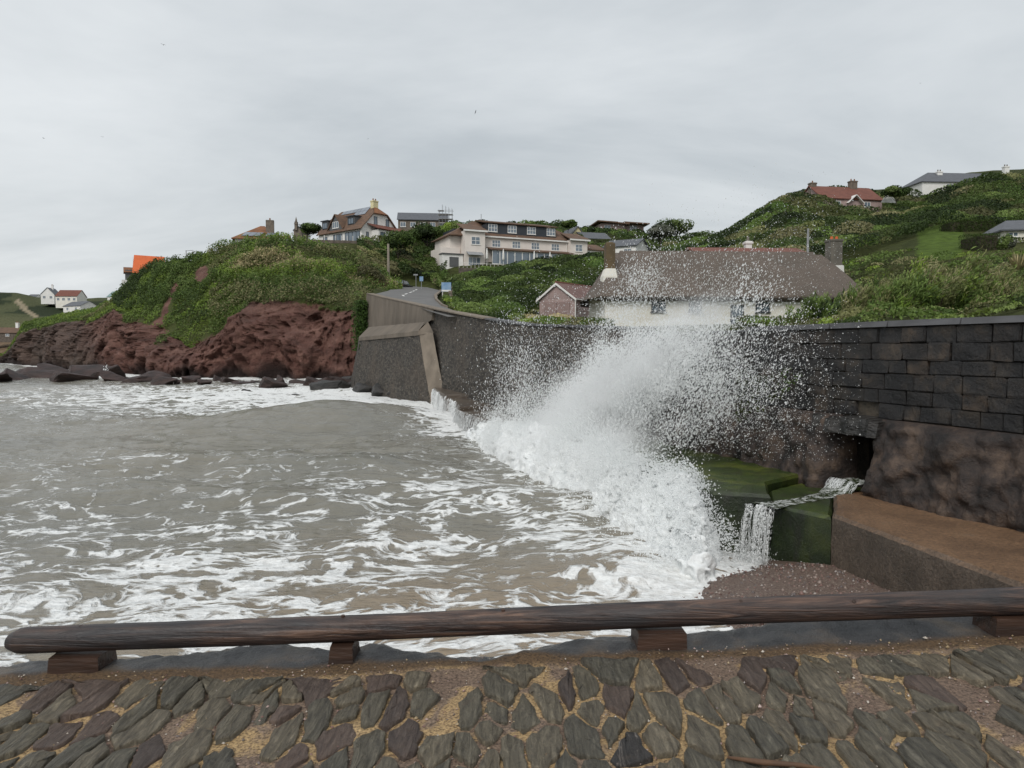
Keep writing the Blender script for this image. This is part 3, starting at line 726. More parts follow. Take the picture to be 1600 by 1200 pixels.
for i in range(nl - 1):
    for k in range(ns): k2 = (k + 1) % ns; F.append((i*ns + k, i*ns + k2, (i+1)*ns + k2, (i+1)*ns + k))
F += [(ns*k + 0, 0, 0, 0) for k in ()]
me = bpy.data.meshes.new('log'); me.from_pydata([tuple(v_) for v_ in LV], [], F + [tuple(range(ns - 1, -1, -1)), tuple((nl-1)*ns + k for k in range(ns))]); me.update()
me.polygons.foreach_set('use_smooth', [True] * (len(F)) + [False, False])
link('log', me, M_LOG, rail)
for (x0, x1) in ((-2.58, -2.29), (-1.02, -.88), (.69, .97), (2.67, 3.05)):
    mb = MB(); zb = zq((x0 + x1) / 2) - zq(0)
    w_ = .012
    mb.hexa([(x0, -.085, zb - .03), (x1, -.085, zb - .03), (x1, .12, zb - .03), (x0, .12, zb - .03)], [(x0 + w_, -.08, zb + .088), (x1 - .004, -.082, zb + .092), (x1 - w_, .11, zb + .09), (x0, .11, zb + .09)])
    build('support_block', mb, M_BLOCKW, rail)
for x_, a_ in ((-2.43, 1.5), (-.05, 1.35), (1.28, 1.2), (1.9, .75), (2.92, 1.3), (-.95, 1.45)):
    r_ = float(np.interp(x_, lx, rad)); zc_ = .168 + .042 * x_
    c_ = Vector((x_, -math.cos(a_) * r_, zc_ + math.sin(a_) * r_)); n_ = Vector((0, -math.cos(a_), math.sin(a_)))
    mb = MB(); mb.tube([c_ - n_ * .01, c_ + n_ * .004, c_ + n_ * .005], [.011, .011, .006], 8)
    build('bolt_head', mb, M_BLOCKW, rail)
twig = MB(); twig.tube([(.86, 2.86, zq(.9) + .035), (.98, 2.80, zq(1) + .045), (1.12, 2.79, zq(1.1) + .035), (1.22, 2.76, zq(1.2) + .03)], [.006, .012, .010, .004], 7)
o = build('driftwood_stick', twig, simple('driftwood', (.14, .075, .04), (.09, .05, .03), 8, .7, .3), None, True); tag(o, 'short brown stick of driftwood lying on the slipway stones', 'driftwood')

# ================================================================== sea wall
UW = Vector((-.3253, .9456, 0)); NW = Vector((-.9456, -.3253, 0)); W0 = Vector((6.2, 8.9, 0))
def W(s, off, z): return W0 + UW * s + NW * off + Vector((0, 0, z))
def wallpt(y, off, z):
    e = .4; t = Vector((float(wall_x(y + e) - wall_x(y - e)), 2 * e, 0)).normalized(); n = Vector((-t.y, t.x, 0))
    return Vector((float(wall_x(y)), y, z)) + n * off
def black_mat(name, ca, cb, cc, sc=2.2, rough=.5, tint=False):
    m, nt, b = newmat(name); v = coords(nt, world=True)
    n1 = noise(nt, v, sc, 8, .65); n2 = noise(nt, v, sc * .35, 5, .6)
    c = ramp(nt, n1, [(.36, ca), (.5, cb), (.66, cc)])
    oi = nt.nodes.new('ShaderNodeObjectInfo'); c = mixc(nt, 1.0, c, ramp(nt, oi.outputs['Random'], [(0, (.65, .66, .70)), (.6, (1.1, 1.05, 1.0)), (1, (1.45, 1.25, 1.08))]), 'MULTIPLY') if tint else c
    c = mixc(nt, ramp(nt, n2, [(.5, 0), (.72, .6)]), c, tuple(x * .5 for x in ca))
    nt.links.new(c, b.inputs['Base Color']); b.inputs['Roughness'].default_value = rough
    bump(nt, b, math_(nt, 'ADD', n1, math_(nt, 'MULTIPLY', noise(nt, v, sc * 6, 6, .7), .5)), 1.0, .06)
    return m
M_BLK = black_mat('tarred_stone_block', (.008, .008, .009), (.018, .017, .017), (.052, .042, .032), 3.4, .55, True)
M_JOINT = black_mat('wall_mortar', (.030, .026, .021), (.06, .05, .038), (.12, .095, .065), 3.0, .8)
M_CONGL = black_mat('brown_conglomerate', (.014, .011, .010), (.046, .032, .026), (.125, .085, .060), 2.6, .6)
M_COPE = simple('grey_coping', (.10, .10, .105), (.065, .065, .068), 2.5, .6, .4, .02)
def rubble_mat():
    m, nt, b = newmat('rubble_wall_face'); v = coords(nt, (1, 1, 1.9), world=True)
    vo = nt.nodes.new('ShaderNodeTexVoronoi'); vo.inputs['Scale'].default_value = 5.6; nt.links.new(v, vo.inputs['Vector'])
    ve = nt.nodes.new('ShaderNodeTexVoronoi'); ve.feature = 'DISTANCE_TO_EDGE'; ve.inputs['Scale'].default_value = 5.6; nt.links.new(v, ve.inputs['Vector'])
    sp_ = nt.nodes.new('ShaderNodeSeparateColor'); nt.links.new(vo.outputs['Color'], sp_.inputs[0])
    c = ramp(nt, sp_.outputs[0], [(.0, (.038, .034, .029)), (.5, (.075, .066, .055)), (1, (.135, .116, .094))])
    c = mixc(nt, ramp(nt, ve.outputs[0], [(.0, .8), (.06, 0)]), c, (.028, .024, .020))
    n = noise(nt, coords(nt, world=True), .45, 5); c = mixc(nt, ramp(nt, n, [(.45, 0), (.7, .55)]), c, (.12, .092, .068))
    nt.links.new(c, b.inputs['Base Color']); b.inputs['Roughness'].default_value = .85
    bump(nt, b, ramp(nt, ve.outputs[0], [(0, 0), (.12, 1)]), 1.0, .10)
    return m
M_RUB = rubble_mat()
M_RENDER = simple('brown_wall_render', (.165, .135, .105), (.11, .092, .072), .9, .85, .6, .03, stretch=(1, 1, .5))

wall = thing('sea_wall', 'long dark stone sea wall curving from the slipway to the headland', 'sea wall', (0, 0, 0))
# core with the culvert mouth left open
mb = MB()
def coreseg(s0, s1, z0, z1): mb.hexa([W(s0, -.05, z0), W(s0, -.62, z0), W(s1, -.62, z0), W(s1, -.05, z0)], [W(s0, -.05, z1), W(s0, -.55, z1), W(s1, -.55, z1), W(s1, -.05, z1)])
coreseg(-5.5, 2.15, -.5, 3.32); coreseg(2.15, 2.95, 1.72, 3.322); coreseg(2.95, 9.6, -.5, 3.325)
build('core', mb, M_JOINT, wall)
mb = MB(); mb.hexa([W(1.8, -.9, -.5), W(1.8, -1.1, -.5), W(3.3, -1.1, -.5), W(3.3, -.9, -.5)], [W(1.8, -.9, 2.4), W(1.8, -1.1, 2.4), W(3.3, -1.1, 2.4), W(3.3, -.9, 2.4)])
for q in (2.0, 3.0): mb.hexa([W(q, -.5, -.5), W(q, -1.0, -.5), W(q + .1, -1.0, -.5), W(q + .1, -.5, -.5)], [W(q, -.5, 2.4), W(q, -1.0, 2.4), W(q + .1, -1.0, 2.4), W(q + .1, -.5, 2.4)])
build('culvert', mb, M_BLK, wall)  # plate and sides added behind the mouth to block leaking sky light
# far rubble face: a displaced sheet with a top
ys = np.linspace(17.9, 67, 330); zt = np.linspace(0, 1, 60)
V = np.zeros((63, len(ys), 3))
for j, y in enumerate(ys):
    top = float(wall_top(y))
    for i, t in enumerate(zt):
        p = wallpt(y, .35 * (1 - t) ** 1.2 + .02, -.4 + (top + .4) * t); V[i, j] = p
    V[60, j] = wallpt(y, -.03, top + .04); V[61, j] = wallpt(y, -.42, top + .03); V[62, j] = wallpt(y, -.45, top - 1.2)
nn = .055 * ridged(V[:60, :, 0] * 1.7, V[:60, :, 1] * 1.7, V[:60, :, 2] * 3.0, 3, 71) + .05 * fbm(V[:60, :, 0] * .6, V[:60, :, 1] * .6, V[:60, :, 2] * .8, 3, 72)
smoothband = np.clip((V[:60, :, 1] - 44) / 6, 0, 1); nn = nn * (1 - .8 * smoothband * (np.linspace(0, 1, 60)[:, None] > .66))
V[:60, :, 0] -= nn * .95; V[:60, :, 1] -= nn * .3
V[56:62, :, 2] += .035 * fbm(ys * 1.1, 0 * ys, 0 * ys, 3, 75)[None]
link('rubble_face', npmesh('rubble_face', V.reshape(-1, 3), gridfaces(63, len(ys)), True), M_RUB, wall)
# smooth brown upper wall at the far end + pale coping line
def ribbon(name, y0, y1, off0, off1, dz0, dz1, mat, n=60, zf=wall_top):
    mb = MB(); yy = np.linspace(y0, y1, n)
    for a, b in zip(yy[:-1], yy[1:]):
        za, zb = float(zf(a)), float(zf(b))
        mb.hexa([wallpt(a, off0, za + dz0), wallpt(a, off1, za + dz0), wallpt(b, off1, zb + dz0), wallpt(b, off0, zb + dz0)],
                [wallpt(a, off0, za + dz1), wallpt(a, off1, za + dz1), wallpt(b, off1, zb + dz1), wallpt(b, off0, zb + dz1)])
    return build(name, mb, mat, wall)
mb = MB(); yy = np.linspace(41.5, 67.2, 40)
for a, b in zip(yy[:-1], yy[1:]):
    ta, tb = float(wall_top(a)), float(wall_top(b)); la_, lb_ = np.interp(a, [41.5, 47, 67], [4.6, 4.1, 4.0]), np.interp(b, [41.5, 47, 67], [4.6, 4.1, 4.0])
    mb.hexa([wallpt(a, .26, la_), wallpt(a, -.3, la_), wallpt(b, -.3, lb_), wallpt(b, .26, lb_)], [wallpt(a, .12, ta + .015), wallpt(a, -.3, ta + .015), wallpt(b, -.3, tb + .015), wallpt(b, .12, tb + .015)])
build('rendered_parapet', mb, M_RENDER, wall)
ribbon('coping', 31, 67.3, .15, -.46, .045, .11, M_TAN)
ribbon('coping', 17.9, 30.9, .10, -.46, .03, .09, M_COPE)
# near coping slabs
s = -5.5
while s < 9.4:
    L_ = rng.uniform(.85, 1.3); mb = MB(); z0 = 3.325 + rng.uniform(-.004, .004); t_ = .085 if s < 4.6 else rng.uniform(.03, .06)
    e_ = .07 if s < 4.6 else rng.uniform(.0, .05)
    mb.hexa([W(s, e_, z0), W(s, -.6, z0), W(s + L_ - .012, -.6, z0), W(s + L_ - .012, e_ + rng.uniform(-.02, .01), z0)], [W(s, e_ - .03, z0 + t_), W(s, -.6, z0 + t_ + .02), W(s + L_ - .012, -.6, z0 + t_ + .02), W(s + L_ - .012, e_ - .03, z0 + t_)])
    build('coping_slab', mb, M_COPE, wall); s += L_
# courses of dark blocks
variants = []
for k in range(7):
    import bmesh
    bm = bmesh.new(); bmesh.ops.create_cube(bm, size=1.0)
    bmesh.ops.bevel(bm, geom=list(bm.edges), offset=.045, segments=1, affect='EDGES')
    for v_ in bm.verts: v_.co += Vector((random.uniform(-.03, .03), random.uniform(-.11, .11), random.uniform(-.05, .05)))
    me = bpy.data.meshes.new('block'); bm.to_mesh(me); bm.free(); me.materials.append(M_BLK); variants.append(me)
yaw = math.atan2(UW.y, UW.x)
z = 1.97; nb = 0
for c_ in range(6):
    h_ = (.225, .205, .24, .20, .245, .225)[c_]
    s = -5.0 + .31 * (c_ % 2) + rng.uniform(0, .1)
    while s < 9.4:
        L_ = rng.uniform(.26, .52) * (1.2 if c_ in (2, 4) else 1)
        mid = s + L_ / 2
        if not (c_ == 0 and 2.25 < mid < 2.62):
            o = link('block', random.choice(variants), None, wall); p = W(mid, -.05 + rng.uniform(-.012, .014), z + h_ / 2)
            o.location = p; o.rotation_euler = (rng.normal(0, .008), rng.normal(0, .006), yaw + rng.normal(0, .008)); o.scale = (L_ - .014, .14, h_ - .012); nb += 1
        s += L_
    z += h_
print('blocks', nb)
# rough conglomerate footing in two pieces either side of the culvert
def footing(s0, s1, slant0, slant1, seed):
    ns_ = max(20, int((s1 - s0) / .045)); nz_ = 46
    S_, T_ = np.meshgrid(np.linspace(0, 1, ns_), np.linspace(0, 1, nz_))
    sa = s0 + slant0 * (1 - T_); sb = s1 + slant1 * (1 - T_); ss = sa + (sb - sa) * S_
    zz_ = -.5 + 2.46 * T_
    off = .10 + .34 * (1 - T_) ** .8
    n = .16 * ridged(ss * .9, zz_ * 1.2, 0 * ss, 4, seed) + .16 * fbm(ss * 2.5, zz_ * 3, 0 * ss, 4, seed + 3) + .06 * ridged(ss * 8, zz_ * 9, 0 * ss, 3, seed + 5)
    edge = np.clip(np.minimum(S_, 1 - S_) * (s1 - s0) / .10, 0, 1) * np.clip((1 - T_) / .05, 0, 1)
    off = off + n * edge - .12 * (1 - np.clip(np.minimum(S_, 1 - S_) * (s1 - s0) / .06, 0, 1))
    V = np.stack([W0.x + UW.x * ss + NW.x * off, W0.y + UW.y * ss + NW.y * off, zz_], -1)
    back = np.stack([W0.x + UW.x * ss - NW.x * .3, W0.y + UW.y * ss - NW.y * .3, zz_], -1)
    cols = np.concatenate([back[:, :1], V, back[:, -1:]], 1)
    topb = np.concatenate([back[-1:, :1], back[-1:], back[-1:, -1:]], 1)
    cols = np.concatenate([cols, topb], 0)
    return npmesh('footing', cols.reshape(-1, 3), gridfaces(nz_ + 1, ns_ + 2), True)
link('footing', footing(-5.5, 2.10, 0, .22, 81), M_CONGL, wall)
link('footing', footing(2.92, 10.2, -.05, 0, 91), M_CONGL, wall)
# lintel slabs over the culvert
for (s0, s1, z0, z1, of, yw) in ((1.95, 2.95, 1.70, 1.94, .30, .04), (2.85, 3.75, 1.74, 1.92, .22, -.05)):
    mb = MB(); n_ = 9
    top = []; bot = []
    for k in range(n_):
        s_ = s0 + (s1 - s0) * k / (n_ - 1); e_ = of + .05 * math.sin(k * 1.9) + yw * k / n_
        taper = .05 * math.sin(math.pi * k / (n_ - 1))
        bot.append((s_, e_)); 
        if k:
            (sa, ea), (sb, eb) = bot[-2], bot[-1]
            mb.hexa([W(sa, ea, z0), W(sa, -.2, z0), W(sb, -.2, z0), W(sb, eb, z0)], [W(sa, ea - .05, z1 - .03 + taper), W(sa, -.2, z1 + taper), W(sb, -.2, z1 + taper), W(sb, eb - .05, z1 - .03 + taper)])
    build('lintel', mb, M_GREYROCK, wall)
# bastion at the far end
def quadgrid(a, b, c, d, nu, nv, amp, seed, mat, name):
    u_, v_ = np.meshgrid(np.linspace(0, 1, nu), np.linspace(0, 1, nv))
    A, B, C_, D = [np.array(p) for p in (a, b, c, d)]
    V = (A * (1 - u_)[..., None] + B * u_[..., None]) * (1 - v_)[..., None] + (D * (1 - u_)[..., None] + C_ * u_[..., None]) * v_[..., None]
    nrm = np.cross(B - A, D - A); nrm = nrm / np.linalg.norm(nrm)
    n = amp * fbm(V[..., 0] * 1.4, V[..., 1] * 1.4, V[..., 2] * 2.2, 4, seed)
    V = V + nrm * n[..., None]
    return link(name, npmesh(name, V.reshape(-1, 3), gridfaces(nv, nu), True), mat, wall)
bl_t, br_t = P(563, 528, 55.0), P(654, 518, 41.3)
bl_b, br_b = P(551, 612, 53.0), P(676, 640, 38.6)
bl_b.z = br_b.z = -.5
quadgrid(bl_b, br_b, br_t, bl_t, 90, 50, .10, 55, M_RUB, 'bastion_face')
wl_t, wr_t = P(576, 511, 58.0), P(664, 503, 41.6)
quadgrid(bl_t + Vector((-.1, -.12, .02)), br_t + Vector((0, -.12, .02)), wr_t, wl_t, 40, 8, .03, 56, M_RENDER, 'bastion_cap')
quadgrid(bl_t + Vector((-.1, -.12, -.22)), br_t + Vector((0, -.12, -.22)), br_t + Vector((0, -.12, .02)), bl_t + Vector((-.1, -.12, .02)), 40, 4, .01, 57, M_RENDER, 'bastion_lip')
cw_t, cw_b = P(676, 520, 40.2), P(701, 604, 37.6); cw_b.z = -.5
rb = br_b.copy()
quadgrid(rb, cw_b, cw_t, br_t, 12, 40, .03, 58, M_TAN, 'bastion_return')
quadgrid(br_t + Vector((0, -.12, -.2)), cw_t + Vector((.05, 0, 0)), wr_t + Vector((.2, -.3, .0)), br_t + Vector((0, -.12, .02)), 8, 6, .01, 59, M_RENDER, 'bastion_return_cap')
lb_b = P(545, 612, 60); lb_b.z = -.5
quadgrid(lb_b, bl_b, bl_t, P(562, 524, 62), 10, 30, .08, 60, M_RUB, 'bastion_end')

# ================================================================== ledge at the wall foot
def moss_mat():
    m, nt, b = newmat('green_weed_concrete'); v = coords(nt, world=True)
    n1 = noise(nt, v, 1.6, 7, .62); n2 = noise(nt, coords(nt, (1, 1, .25), world=True), 6, 6, .6)
    c = ramp(nt, n1, [(.28, (.012, .018, .006)), (.5, (.036, .058, .010)), (.68, (.110, .130, .020))])
    c = mixc(nt, ramp(nt, n2, [(.50, 0), (.68, .75)]), c, (.030, .026, .016))
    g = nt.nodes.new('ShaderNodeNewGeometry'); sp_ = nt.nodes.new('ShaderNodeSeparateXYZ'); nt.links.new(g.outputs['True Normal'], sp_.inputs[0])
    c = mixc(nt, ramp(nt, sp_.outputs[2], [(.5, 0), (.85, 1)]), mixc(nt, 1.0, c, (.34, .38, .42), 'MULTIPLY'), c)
    nt.links.new(c, b.inputs['Base Color']); b.inputs['Roughness'].default_value = .38
    bump(nt, b, math_(nt, 'ADD', n1, math_(nt, 'MULTIPLY', noise(nt, v, 30, 5, .7), .5)), .9, .03)
    return m
M_MOSS = moss_mat()
def ramp_mat():
    m, nt, b = newmat('rusty_concrete'); v = coords(nt, world=True)
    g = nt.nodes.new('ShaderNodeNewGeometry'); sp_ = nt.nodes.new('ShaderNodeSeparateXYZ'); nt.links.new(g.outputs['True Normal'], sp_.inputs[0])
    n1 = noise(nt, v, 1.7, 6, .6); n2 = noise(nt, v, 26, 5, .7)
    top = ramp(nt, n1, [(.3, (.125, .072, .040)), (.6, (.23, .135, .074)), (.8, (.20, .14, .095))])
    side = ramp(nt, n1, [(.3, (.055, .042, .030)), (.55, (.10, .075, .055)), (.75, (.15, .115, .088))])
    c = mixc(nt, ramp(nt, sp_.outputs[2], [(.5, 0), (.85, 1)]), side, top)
    c = mixc(nt, 1.0, c, ramp(nt, n2, [(.35, .6), (.65, 1.25)]), 'MULTIPLY')
    nt.links.new(c, b.inputs['Base Color']); b.inputs['Roughness'].default_value = .5
    bump(nt, b, math_(nt, 'ADD', n1, n2), .9, .03)
    return m
M_RAMP = ramp_mat()
M_WETCONC = simple('wet_brown_concrete', (.125, .098, .075), (.068, .054, .043), 1.4, .35, .5, .03, .5, (1, 1, .3))
ledge = thing('wall_ledge', 'weedy concrete ledge and ramp along the foot of the sea wall', 'ledge', (0, 0, 0))
def block(name, poly, ztop, zbot, mat, seed, step=.10, rnd=.045, amp=.02):
    poly = [np.array(p[:2], float) for p in poly]; zt_ = ztop if callable(ztop) else (lambda x, y: ztop)
    L = []
    for a_, b_ in zip(poly, poly[1:] + poly[:1]):
        m_ = max(1, int(np.linalg.norm(b_ - a_) / step))
        for q in range(m_): L.append(a_ + (b_ - a_) * q / m_)
    L = np.array(L); k = len(L)
    T = np.roll(L, -1, 0) - np.roll(L, 1, 0); N = np.stack([T[:, 1], -T[:, 0]], -1); N /= np.linalg.norm(N, axis=1)[:, None] + 1e-9
    rows = []; zl = [(zbot, 0)]
    for q in np.linspace(.08, .92, 9): zl.append((q, 1))
    zl += [(1, 2), (1, 3)]
    for q, kind in zl:
        ztv = np.array([zt_(a, b) for a, b in L])
        if kind == 0: off, zz_ = .02, np.full(k, zbot)
        elif kind == 1: off, zz_ = 0., zbot + (ztv - zbot) * q
        elif kind == 2: off, zz_ = -.004, ztv - rnd
        else: off, zz_ = -rnd, ztv
        n = amp * (fbm(L[:, 0] * 2.5, L[:, 1] * 2.5, zz_ * 2.5, 4, seed) * 1.3 + .5 * fbm(L[:, 0] * 9, L[:, 1] * 9, zz_ * 9, 3, seed + 2))
        rows.append(np.c_[L + N * (off + n)[:, None], zz_ + (n * .6 if kind == 3 else 0)])
    V = np.concatenate(rows); nr = len(rows)
    F = [(i*k + q, i*k + (q+1) % k, (i+1)*k + (q+1) % k, (i+1)*k + q) for i in range(nr - 1) for q in range(k)]
    F.append(tuple((nr-1)*k + q for q in range(k)))
    me = bpy.data.meshes.new(name); me.from_pydata([tuple(v_) for v_ in V], [], F); me.update()
    return link(name, me, mat, ledge)
def wl(y, off=-.25): p = wallpt(y, off, 0); return (p.x, p.y)
# ramp (near), lower slab with the fall, upper mossy slab, plain ledge, far stepped end
cA = G(1300, 803, .84); cB = G(1205, 788, .80); cC = G(1112, 768, .93)
RE = (4.95, 5.0)
block('ramp', [RE, wl(4.2), wl(11.2), (4.75, 10.75), (cA.x, cA.y)], lambda x, y: .84, -.5, M_RAMP, 201)
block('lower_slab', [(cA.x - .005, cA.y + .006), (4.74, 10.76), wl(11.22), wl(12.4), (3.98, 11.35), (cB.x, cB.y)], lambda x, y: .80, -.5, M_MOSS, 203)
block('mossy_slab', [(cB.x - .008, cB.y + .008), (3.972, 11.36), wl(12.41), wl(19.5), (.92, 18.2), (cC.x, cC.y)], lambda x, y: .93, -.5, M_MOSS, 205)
block('ledge_slab', [(.915, 18.21), wl(19.51), wl(29.0), (-2.0, 28.2)], lambda x, y: .62 + .015 * (19 - y) * 0, -.5, M_WETCONC, 207, .2)
block('stepped_end', [(-2.02, 28.21), wl(29.01), wl(33), (-3.05, 33.0)], lambda x, y: .78, -.5, M_WETCONC, 209, .2)
block('stepped_end', [(-3.06, 33.01), wl(33.01), wl(41), (-4.35, 39.9)], lambda x, y: .95, -.5, M_WETCONC, 211, .2)

# ================================================================== falling water
def fall_mat():
    m, nt, b = newmat('falling_water'); b.inputs['Base Color'].default_value = (.82, .84, .84, 1); b.inputs['Roughness'].default_value = .18
    b.inputs['Transmission Weight'].default_value = .3; b.inputs['IOR'].default_value = 1.33
    return m
M_FALL = fall_mat()
def strands(starts, seed, r0=.006, fall=None, vel=(0, 0), wob_=.02):
    r_ = np.random.default_rng(seed); mb = MB()
    for (p, zend, v) in starts:
        n_ = 9; T_ = math.sqrt(max(.02, 2 * (p.z - zend) / 9.8)); pts_ = []; rd = []
        a = r_.uniform(0, 1); b_ = min(1, a + r_.uniform(.35, 1)); a = 0 if a < .4 else a * .6
        ph = r_.uniform(0, 6)
        for k in range(n_):
            t = (a + (b_ - a) * k / (n_ - 1)) * T_
            pts_.append(p + Vector((v[0] * t, v[1] * t, -4.9 * t * t)) + Vector((math.sin(ph + k), math.cos(ph * 1.3 + k * 1.2), 0)) * wob_ * .3 * t / T_)
            rd.append(r0 * r_.uniform(.5, 1.5) * (1 if 0 < k < n_ - 1 else .3))
        mb.tube(pts_, rd, 4)
    return mb
r_ = np.random.default_rng(5)
st = []
a_, b_ = G(1168, 786, .83), G(1214, 790, .83); FALL_A, FALL_B = Vector(a_), Vector(b_)
for k in range(46):
    p = Vector(a_).lerp(b_, r_.uniform(0, 1)); p.z = .825; p += Vector((-.03, -.03, 0))
    st.append((p, -.02 + r_.uniform(0, .1), (-.30 + r_.normal(0, .06), -.22 + r_.normal(0, .06))))
wf = build('waterfall', strands(st, 1, .0030), M_FALL, None, True); tag(wf, 'thin waterfall pouring off the green ledge onto the pebbles', 'waterfall')
# the stream from the culvert across the slab
def stream_mb():
    mb = MB(); path = [(W(2.5, .05, .99), .24), (W(2.5, .32, .97), .24), (W(2.48, .48, .86), .26), (W(2.45, .70, .815), .17), (Vector(G(1250, 781, .815)), .13), (Vector(G(1215, 786, .815)), .17), (Vector(a_).lerp(b_, .5) + Vector((-.02, -.02, -.005)), .26)]
    prev = None; pts_ = []
    for i in range(len(path) - 1):
        for q in range(6): t = q / 6; pts_.append((path[i][0].lerp(path[i+1][0], t), path[i][1] * (1 - t) + path[i+1][1] * t))
    pts_.append(path[-1]); V = []; nn_ = 15
    for i, (p, w_) in enumerate(pts_):
        q = pts_[min(i+1, len(pts_)-1)][0] - pts_[max(i-1, 0)][0]; q.z = 0; q.normalize(); sd_ = Vector((-q.y, q.x, 0))
        for k in range(nn_):
            t = k / (nn_ - 1) * 2 - 1; V.append(p + sd_ * w_ * t + Vector((0, 0, .022 * (1 - t * t) + .014 * math.sin(k * 2.1 + i * 1.3) * (1 - t * t) - .012)))
    return V, len(pts_), nn_
V, a1, b1 = stream_mb()
m, nt, b = newmat('running_water'); v = coords(nt, (1, 1, 1), world=True)
n1 = noise(nt, coords(nt, (7, 20, 3), (0, 0, R(25)), world=True), 1.0, 5, .65)
nt.links.new(ramp(nt, n1, [(.46, (.03, .04, .015)), (.70, (.80, .82, .80))]), b.inputs['Base Color']); b.inputs['Roughness'].default_value = .15
bump(nt, b, n1, .8, .03)
so = link('culvert_stream', npmesh('culvert_stream', [tuple(q) for q in V], gridfaces(a1, b1), True), m); tag(so, 'shallow white stream running from the culvert over the green slab', 'stream')
st = []
for k in range(36):
    p = W(2.5 + r_.uniform(-.28, .28), .30 + r_.uniform(-.03, .05), 1.0); st.append((p, .80, (NW.x * .9 + r_.normal(0, .1), NW.y * .9 + r_.normal(0, .1))))
cs = build('culvert_spill', strands(st, 3, .0036), M_FALL, None, True); tag(cs, 'white water spilling out of the dark culvert in the wall', 'waterfall')
# far curtains over the ledge
st = []
for k in range(420):
    t = r_.uniform(0, 1); y = 19.0 + t * 9.4; x = np.interp(y, [18.21, 28.2], [.915, -2.0]); st.append((Vector((x - .02, y - .02, .64)), -.05, (-.55 + r_.normal(0, .2), -.2 + r_.normal(0, .15))))
for k in range(110):
    t = r_.choice([.08, .16, .35, .62, .80, .9]) + r_.normal(0, .025); y = 28.3 + t * 11; x = np.interp(y, [28.2, 33, 39.9], [-2.02, -3.06, -4.35]); st.append((Vector((x - .02, y, .78 if y < 33 else .95)), -.05, (-.15 + r_.normal(0, .05), -.05)))
cf = build('ledge_overflow', strands(st, 4, .007), M_FALL, None, True); tag(cf, 'curtain of white water draining off the far ledge into the sea', 'waterfall', None, 'stuff')
# ================================================================== foliage
def leaf_mesh(name, pos, nrm, size, col, aspect=.45, jit=.7, r=None, up=None):
    r = r or rng; n = len(pos); nrm = nrm + r.normal(0, jit, (n, 3)); nrm /= np.linalg.norm(nrm, axis=1)[:, None] + 1e-9
    t = r.normal(0, 1, (n, 3)) if up is None else up + r.normal(0, .35, (n, 3))
    t -= nrm * np.sum(t * nrm, 1)[:, None]; t /= np.linalg.norm(t, axis=1)[:, None] + 1e-9
    b = np.cross(nrm, t); s_ = size[:, None]
    bend = nrm * s_ * .12
    V = np.stack([pos - t * s_ * .5, pos + b * s_ * aspect * .5 + bend, pos + t * s_ * .5, pos - b * s_ * aspect * .5 + bend], 1).reshape(-1, 3)
    F = np.arange(4 * n).reshape(-1, 4)
    return npmesh(name, V, F, False, np.repeat(np.clip(col, 0.002, 1), 4, 0))
GREENS = {
 'dark': [(.018, .030, .009), (.028, .045, .012), (.040, .060, .016)],
 'mid': [(.034, .055, .013), (.050, .075, .018), (.062, .085, .024)],
 'bright': [(.062, .095, .016), (.085, .118, .020), (.075, .100, .028)],
 'olive': [(.055, .062, .022), (.080, .082, .034), (.105, .100, .050)],
 'straw': [(.15, .13, .070), (.19, .16, .09), (.10, .095, .045)],
 'grey': [(.15, .165, .125), (.19, .20, .16), (.10, .115, .08)],
}
GREENS = {k: [tuple(np.array(c) * (1.0 if k in ('grey',) else 1.7 if k == 'dark' else 2.35)) for c in v] for k, v in GREENS.items()}
EXC = []          # footprints kept clear of scrub: x, y, radius
_rc = [((a + b) / 2, (a - b).length / 2 + .8) for a, b in zip(rdL, rdR)]
_RCX = np.array([(c.x, c.y, w_) for c, w_ in _rc])
def clear(x, y):
    ok = np.ones(len(x), bool)
    for ex, ey, er in EXC: ok &= (x - ex) ** 2 + (y - ey) ** 2 > er * er
    for cx, cy, cw in _RCX: ok &= (x - cx) ** 2 + (y - cy) ** 2 > cw * cw
    return ok
